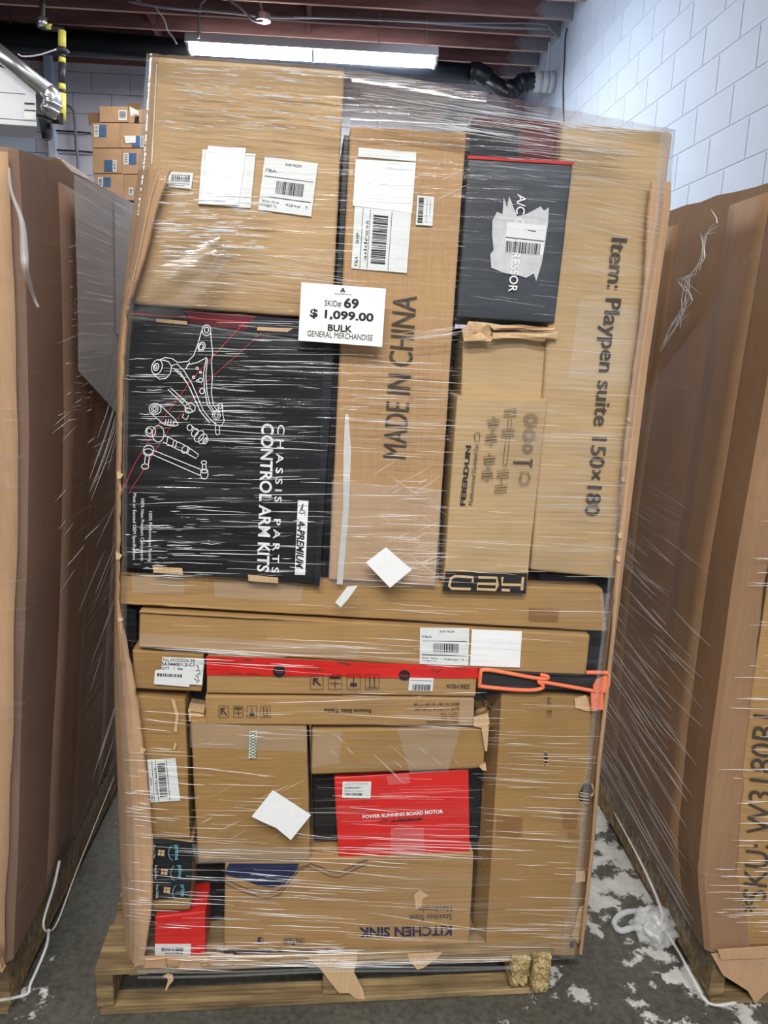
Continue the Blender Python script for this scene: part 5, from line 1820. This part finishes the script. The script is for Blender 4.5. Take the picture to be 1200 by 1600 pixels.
# ------------------------------------------------------------------ right wrapped load
def right_load():
    xl, yf, z0 = 0.868, 1.405, 0.14
    root = empty('wrapped_load', (1.35, 2.0, z0))
    tag(root, 'tall tan cardboard bin wrapped in film at the right edge', 'bulk bin')
    zt = 1.752
    NR = 40
    RCX = [(0.0, 0.86), (0.14, 0.842), (0.33, 0.802), (0.62, 0.79), (1.01, 0.793), (1.37, 0.806), (1.8, 0.822)]

    def rside(y, z, out=0.0):
        k = max(0.0, min(1.0, (y - yf) / 1.1))
        return Vector((interp(RCX, z) + 0.03 * k * k + 0.004 * noise.noise(Vector((y * 4, z * 2.5, 9))) - out, y, z))
    rows = []
    for i in range(NR + 1):
        t = i / NR
        z = z0 + (zt - z0) * t
        cx = interp(RCX, z)
        r = []
        xt = interp([(0.14, 0.10), (0.33, 0.082), (1.0, 0.056), (1.4, 0.06), (1.8, 0.09)], z) + 0.005 * noise.noise(Vector((t * 30, 2, 0))) + 0.004 * noise.noise(Vector((t * 90, 2, 0)))
        for k in range(3):
            r.append(Vector((cx + xt - (xt - 0.02) * k / 3, yf - 0.003, z)))
        r.append(Vector((cx + 0.012, yf - 0.002, z)))
        for k in range(0, 15):
            y = yf + 0.006 + 1.13 * k / 14
            r.append(rside(y, z) + Vector((0, 0, (0.05 * (k / 14) ** 0.8 + 0.006 * noise.noise(Vector((k * 0.9, 0, 0)))) * t)))
        rows.append(r)
    link('wall_panel', grid_solid('wall_panel', rows, Vector((0.006, 0.004, 0))), 'k_rstack', root)
    # inner board front face carrying the lettering
    fr = [Vector(c) for c in ((xl + 0.0, yf + 0.012, zt - 0.1), (xl + 0.95, yf + 0.012, zt - 0.1), (xl + 0.95, yf + 0.012, z0), (xl + 0.0, yf + 0.012, z0))]
    bk = [p_ + Vector((0.05, 1.1, 0)) for p_ in fr]
    fb = link('inner_carton', bm_mesh(hexa(fr, bk, 0.004, 8, 0.003, 2), 'inner_carton'), 'k_low', root)
    pf = lambda x, y, dd: onY(x, y, yf + 0.010 + dd)
    put_text(fb, '*SKU: W3180B1', (1196, 1428), (1216, 1120), (1158, 1424), 0.0, 'ink_soft', 0.0, plane=pf)
    for yy, wd in ((1.51, 0.16), (1.92, 0.2)):
        me = grid_solid('overlap_panel', [[rside(yy + wd * a / 3, z0 + 0.01 + (zt - z0 - 0.02) * t, 0.0010) for a in range(4)] for t in [i / 24 for i in range(25)]], Vector((0.002, 0, 0)))
        link('overlap_panel', me, 'k_rstack', root, smooth=True)
    # film wrap on the lower part
    rows = []
    zf = 1.5
    for i in range(25):
        t = i / 24
        z = 0.10 + (1.72 - 0.10) * t
        cx = interp(RCX, z)
        r = [Vector((xl + 0.9, yf - 0.012, z)), Vector((xl + 0.3, yf - 0.014, z)), Vector((cx + 0.02, yf - 0.012, z)), Vector((cx - 0.01, yf, z))]
        for k in range(1, 13):
            y = yf + 1.15 * k / 12
            r.append(rside(y, 0.10 + (1.72 - 0.62 * min(1, k / 9) - 0.10) * t, 0.012))
        rows.append(r)
    R_, C_ = len(rows), len(rows[0])
    V = [p_ for r in rows for p_ in r]
    Fc = [(i * C_ + j, i * C_ + j + 1, (i + 1) * C_ + j + 1, (i + 1) * C_ + j) for i in range(R_ - 1) for j in range(C_ - 1)]
    link('film_wrap', mesh_from('film_wrap', V, Fc), 'film_right', root, smooth=True)
    rnd = random.Random(9)
    paths = []
    for n_, za, zb_, L0, L1, wd in ((120, 0.16, 0.95, 0.08, 0.45, 1.0), (40, 0.3, 1.1, 0.1, 0.3, 0.7)):
        for _ in range(n_):
            L = rnd.uniform(L0, L1)
            y = rnd.uniform(yf + 0.02, yf + 0.85)
            z = rnd.uniform(za, zb_)
            s_ = rnd.gauss(0.05, 0.05)
            pts, rr = [], []
            for a in range(6):
                f_ = a / 5
                yy, zz = y + L * f_, z + s_ * L * f_
                if yy > yf + 1.1:
                    break
                pts.append(rside(yy, zz, 0.0135))
                rr.append(0.0007 * wd * rnd.uniform(0.5, 1.2) * math.sin(math.pi * (0.1 + 0.8 * f_)))
            if len(pts) > 2:
                paths.append((pts, rr))
    for n_, za, zb_ in ((150, 0.2, 1.5),):
        for _ in range(n_):
            L = rnd.uniform(0.02, 0.16)
            z = rnd.uniform(za, zb_)
            x = interp(RCX, z) + rnd.uniform(0.01, 0.2)
            pts = [Vector((x + L * a / 4, yf - 0.0155, z + rnd.uniform(-0.001, 0.001) - 0.02 * L * a / 4)) for a in range(5)]
            rr = [0.0006 * rnd.uniform(0.6, 1.2) * math.sin(math.pi * (0.1 + 0.2 * a)) for a in range(5)]
            paths.append((pts, rr))
    # wrinkled film edge high on the side
    base = [(1112, 330), (1120, 352), (1104, 372), (1098, 400), (1085, 425), (1072, 440), (1078, 462), (1068, 485), (1052, 512), (1030, 548)]
    for _ in range(26):
        k = rnd.randrange(len(base) - 2)
        pts = smooth_path([onX(x + rnd.gauss(0, 5), y + rnd.gauss(0, 4), 0.80) for x, y in base[k:k + 3]], 3)
        paths.append((pts, [0.0011 * math.sin(math.pi * (0.1 + 0.8 * i / (len(pts) - 1))) for i in range(len(pts))]))
    st = link('wrinkle_strands', tube_mesh('wrinkle_strands', paths, 3, False), 'rope', root)
    st['kind'] = 'stuff'
    # torn flaps at the front bottom
    pf2 = lambda x, y, dd=0: onY(x, y, yf - 0.012)
    for px in ([(1112, 1492), (1230, 1478), (1240, 1545), (1205, 1545), (1180, 1568), (1168, 1548), (1130, 1524)], [(1120, 1482), (1240, 1474), (1240, 1492), (1124, 1496)]):
        link('torn_flap', plate_mesh('torn_flap', [pf2(x, y) - Vector((0, 0.006 * (len(px) < 5), 0)) for x, y in px], Vector((0, 1, 0)), 0.004), 'k_panel', root)
    # strap of film down to the pallet corner
    pth = smooth_path([onX(1040, 1455, 0.84), onX(1062, 1490, 0.84), onX(1082, 1528, 0.845), Vector((xl - 0.012, 1.385, 0.022)), Vector((xl + 0.05, 1.385, 0.022))], 5)
    link('film_strap', tube_mesh('film_strap', [(pth, [0.0036 + 0.0016 * noise.noise(Vector((i * .3, 0, 0))) for i in range(len(pth))])], 8), 'tail', root, smooth=True)
    # knotted film tail lying on the floor
    k = empty('film_knot', onZ(1020, 1470, 0.0))
    tag(k, 'knotted loop of crumpled clear film on the floor by the right pallet', 'plastic film')
    c0 = onZ(1022, 1466, 0.0) + Vector((0, 0, 0.035))
    bm = bmesh.new()
    bmesh.ops.create_icosphere(bm, subdivisions=4, radius=1.0)
    for v in bm.verts:
        n_ = v.co.copy()
        rr = 1 + 0.35 * noise.noise(n_ * 2.2) + 0.18 * noise.noise(n_ * 5.5) + 0.1 * noise.noise(n_ * 11)
        v.co = c0 + Vector((n_.x * 0.052, n_.y * 0.05, max(-0.034, n_.z * 0.04))) * rr
        v.co.z = max(v.co.z, 0.002)
    link('crumpled_wad', bm_mesh(bm, 'crumpled_wad'), 'tail', k, smooth=True)
    lp = [(1040, 1450), (1015, 1428), (985, 1424), (966, 1432), (960, 1444), (970, 1454), (988, 1450), (1005, 1452), (1018, 1462)]
    pth = smooth_path([onZ(x, y, 0.03 if i in (0, 8) else 0.02) for i, (x, y) in enumerate(lp)], 5)
    link('loop', tube_mesh('loop', [(pth, [0.0075 + 0.004 * noise.noise(Vector((i * .45, 1, 0))) for i in range(len(pth))])], 9), 'tail', k, smooth=True)
    pth = smooth_path([onZ(1028, 1446, 0.05), onZ(1034, 1425, 0.09), onX(1005, 1355, 0.80), onX(960, 1270, 0.81)], 5)
    link('rising_tail', tube_mesh('rising_tail', [(pth, [0.006 - 0.0045 * i / len(pth) for i in range(len(pth))])], 8), 'tail', k, smooth=True)


right_load()

for o_ in bpy.data.objects:
    if '_o' in o_:
        del o_['_o']
    if '_dy' in o_:
        del o_['_dy']
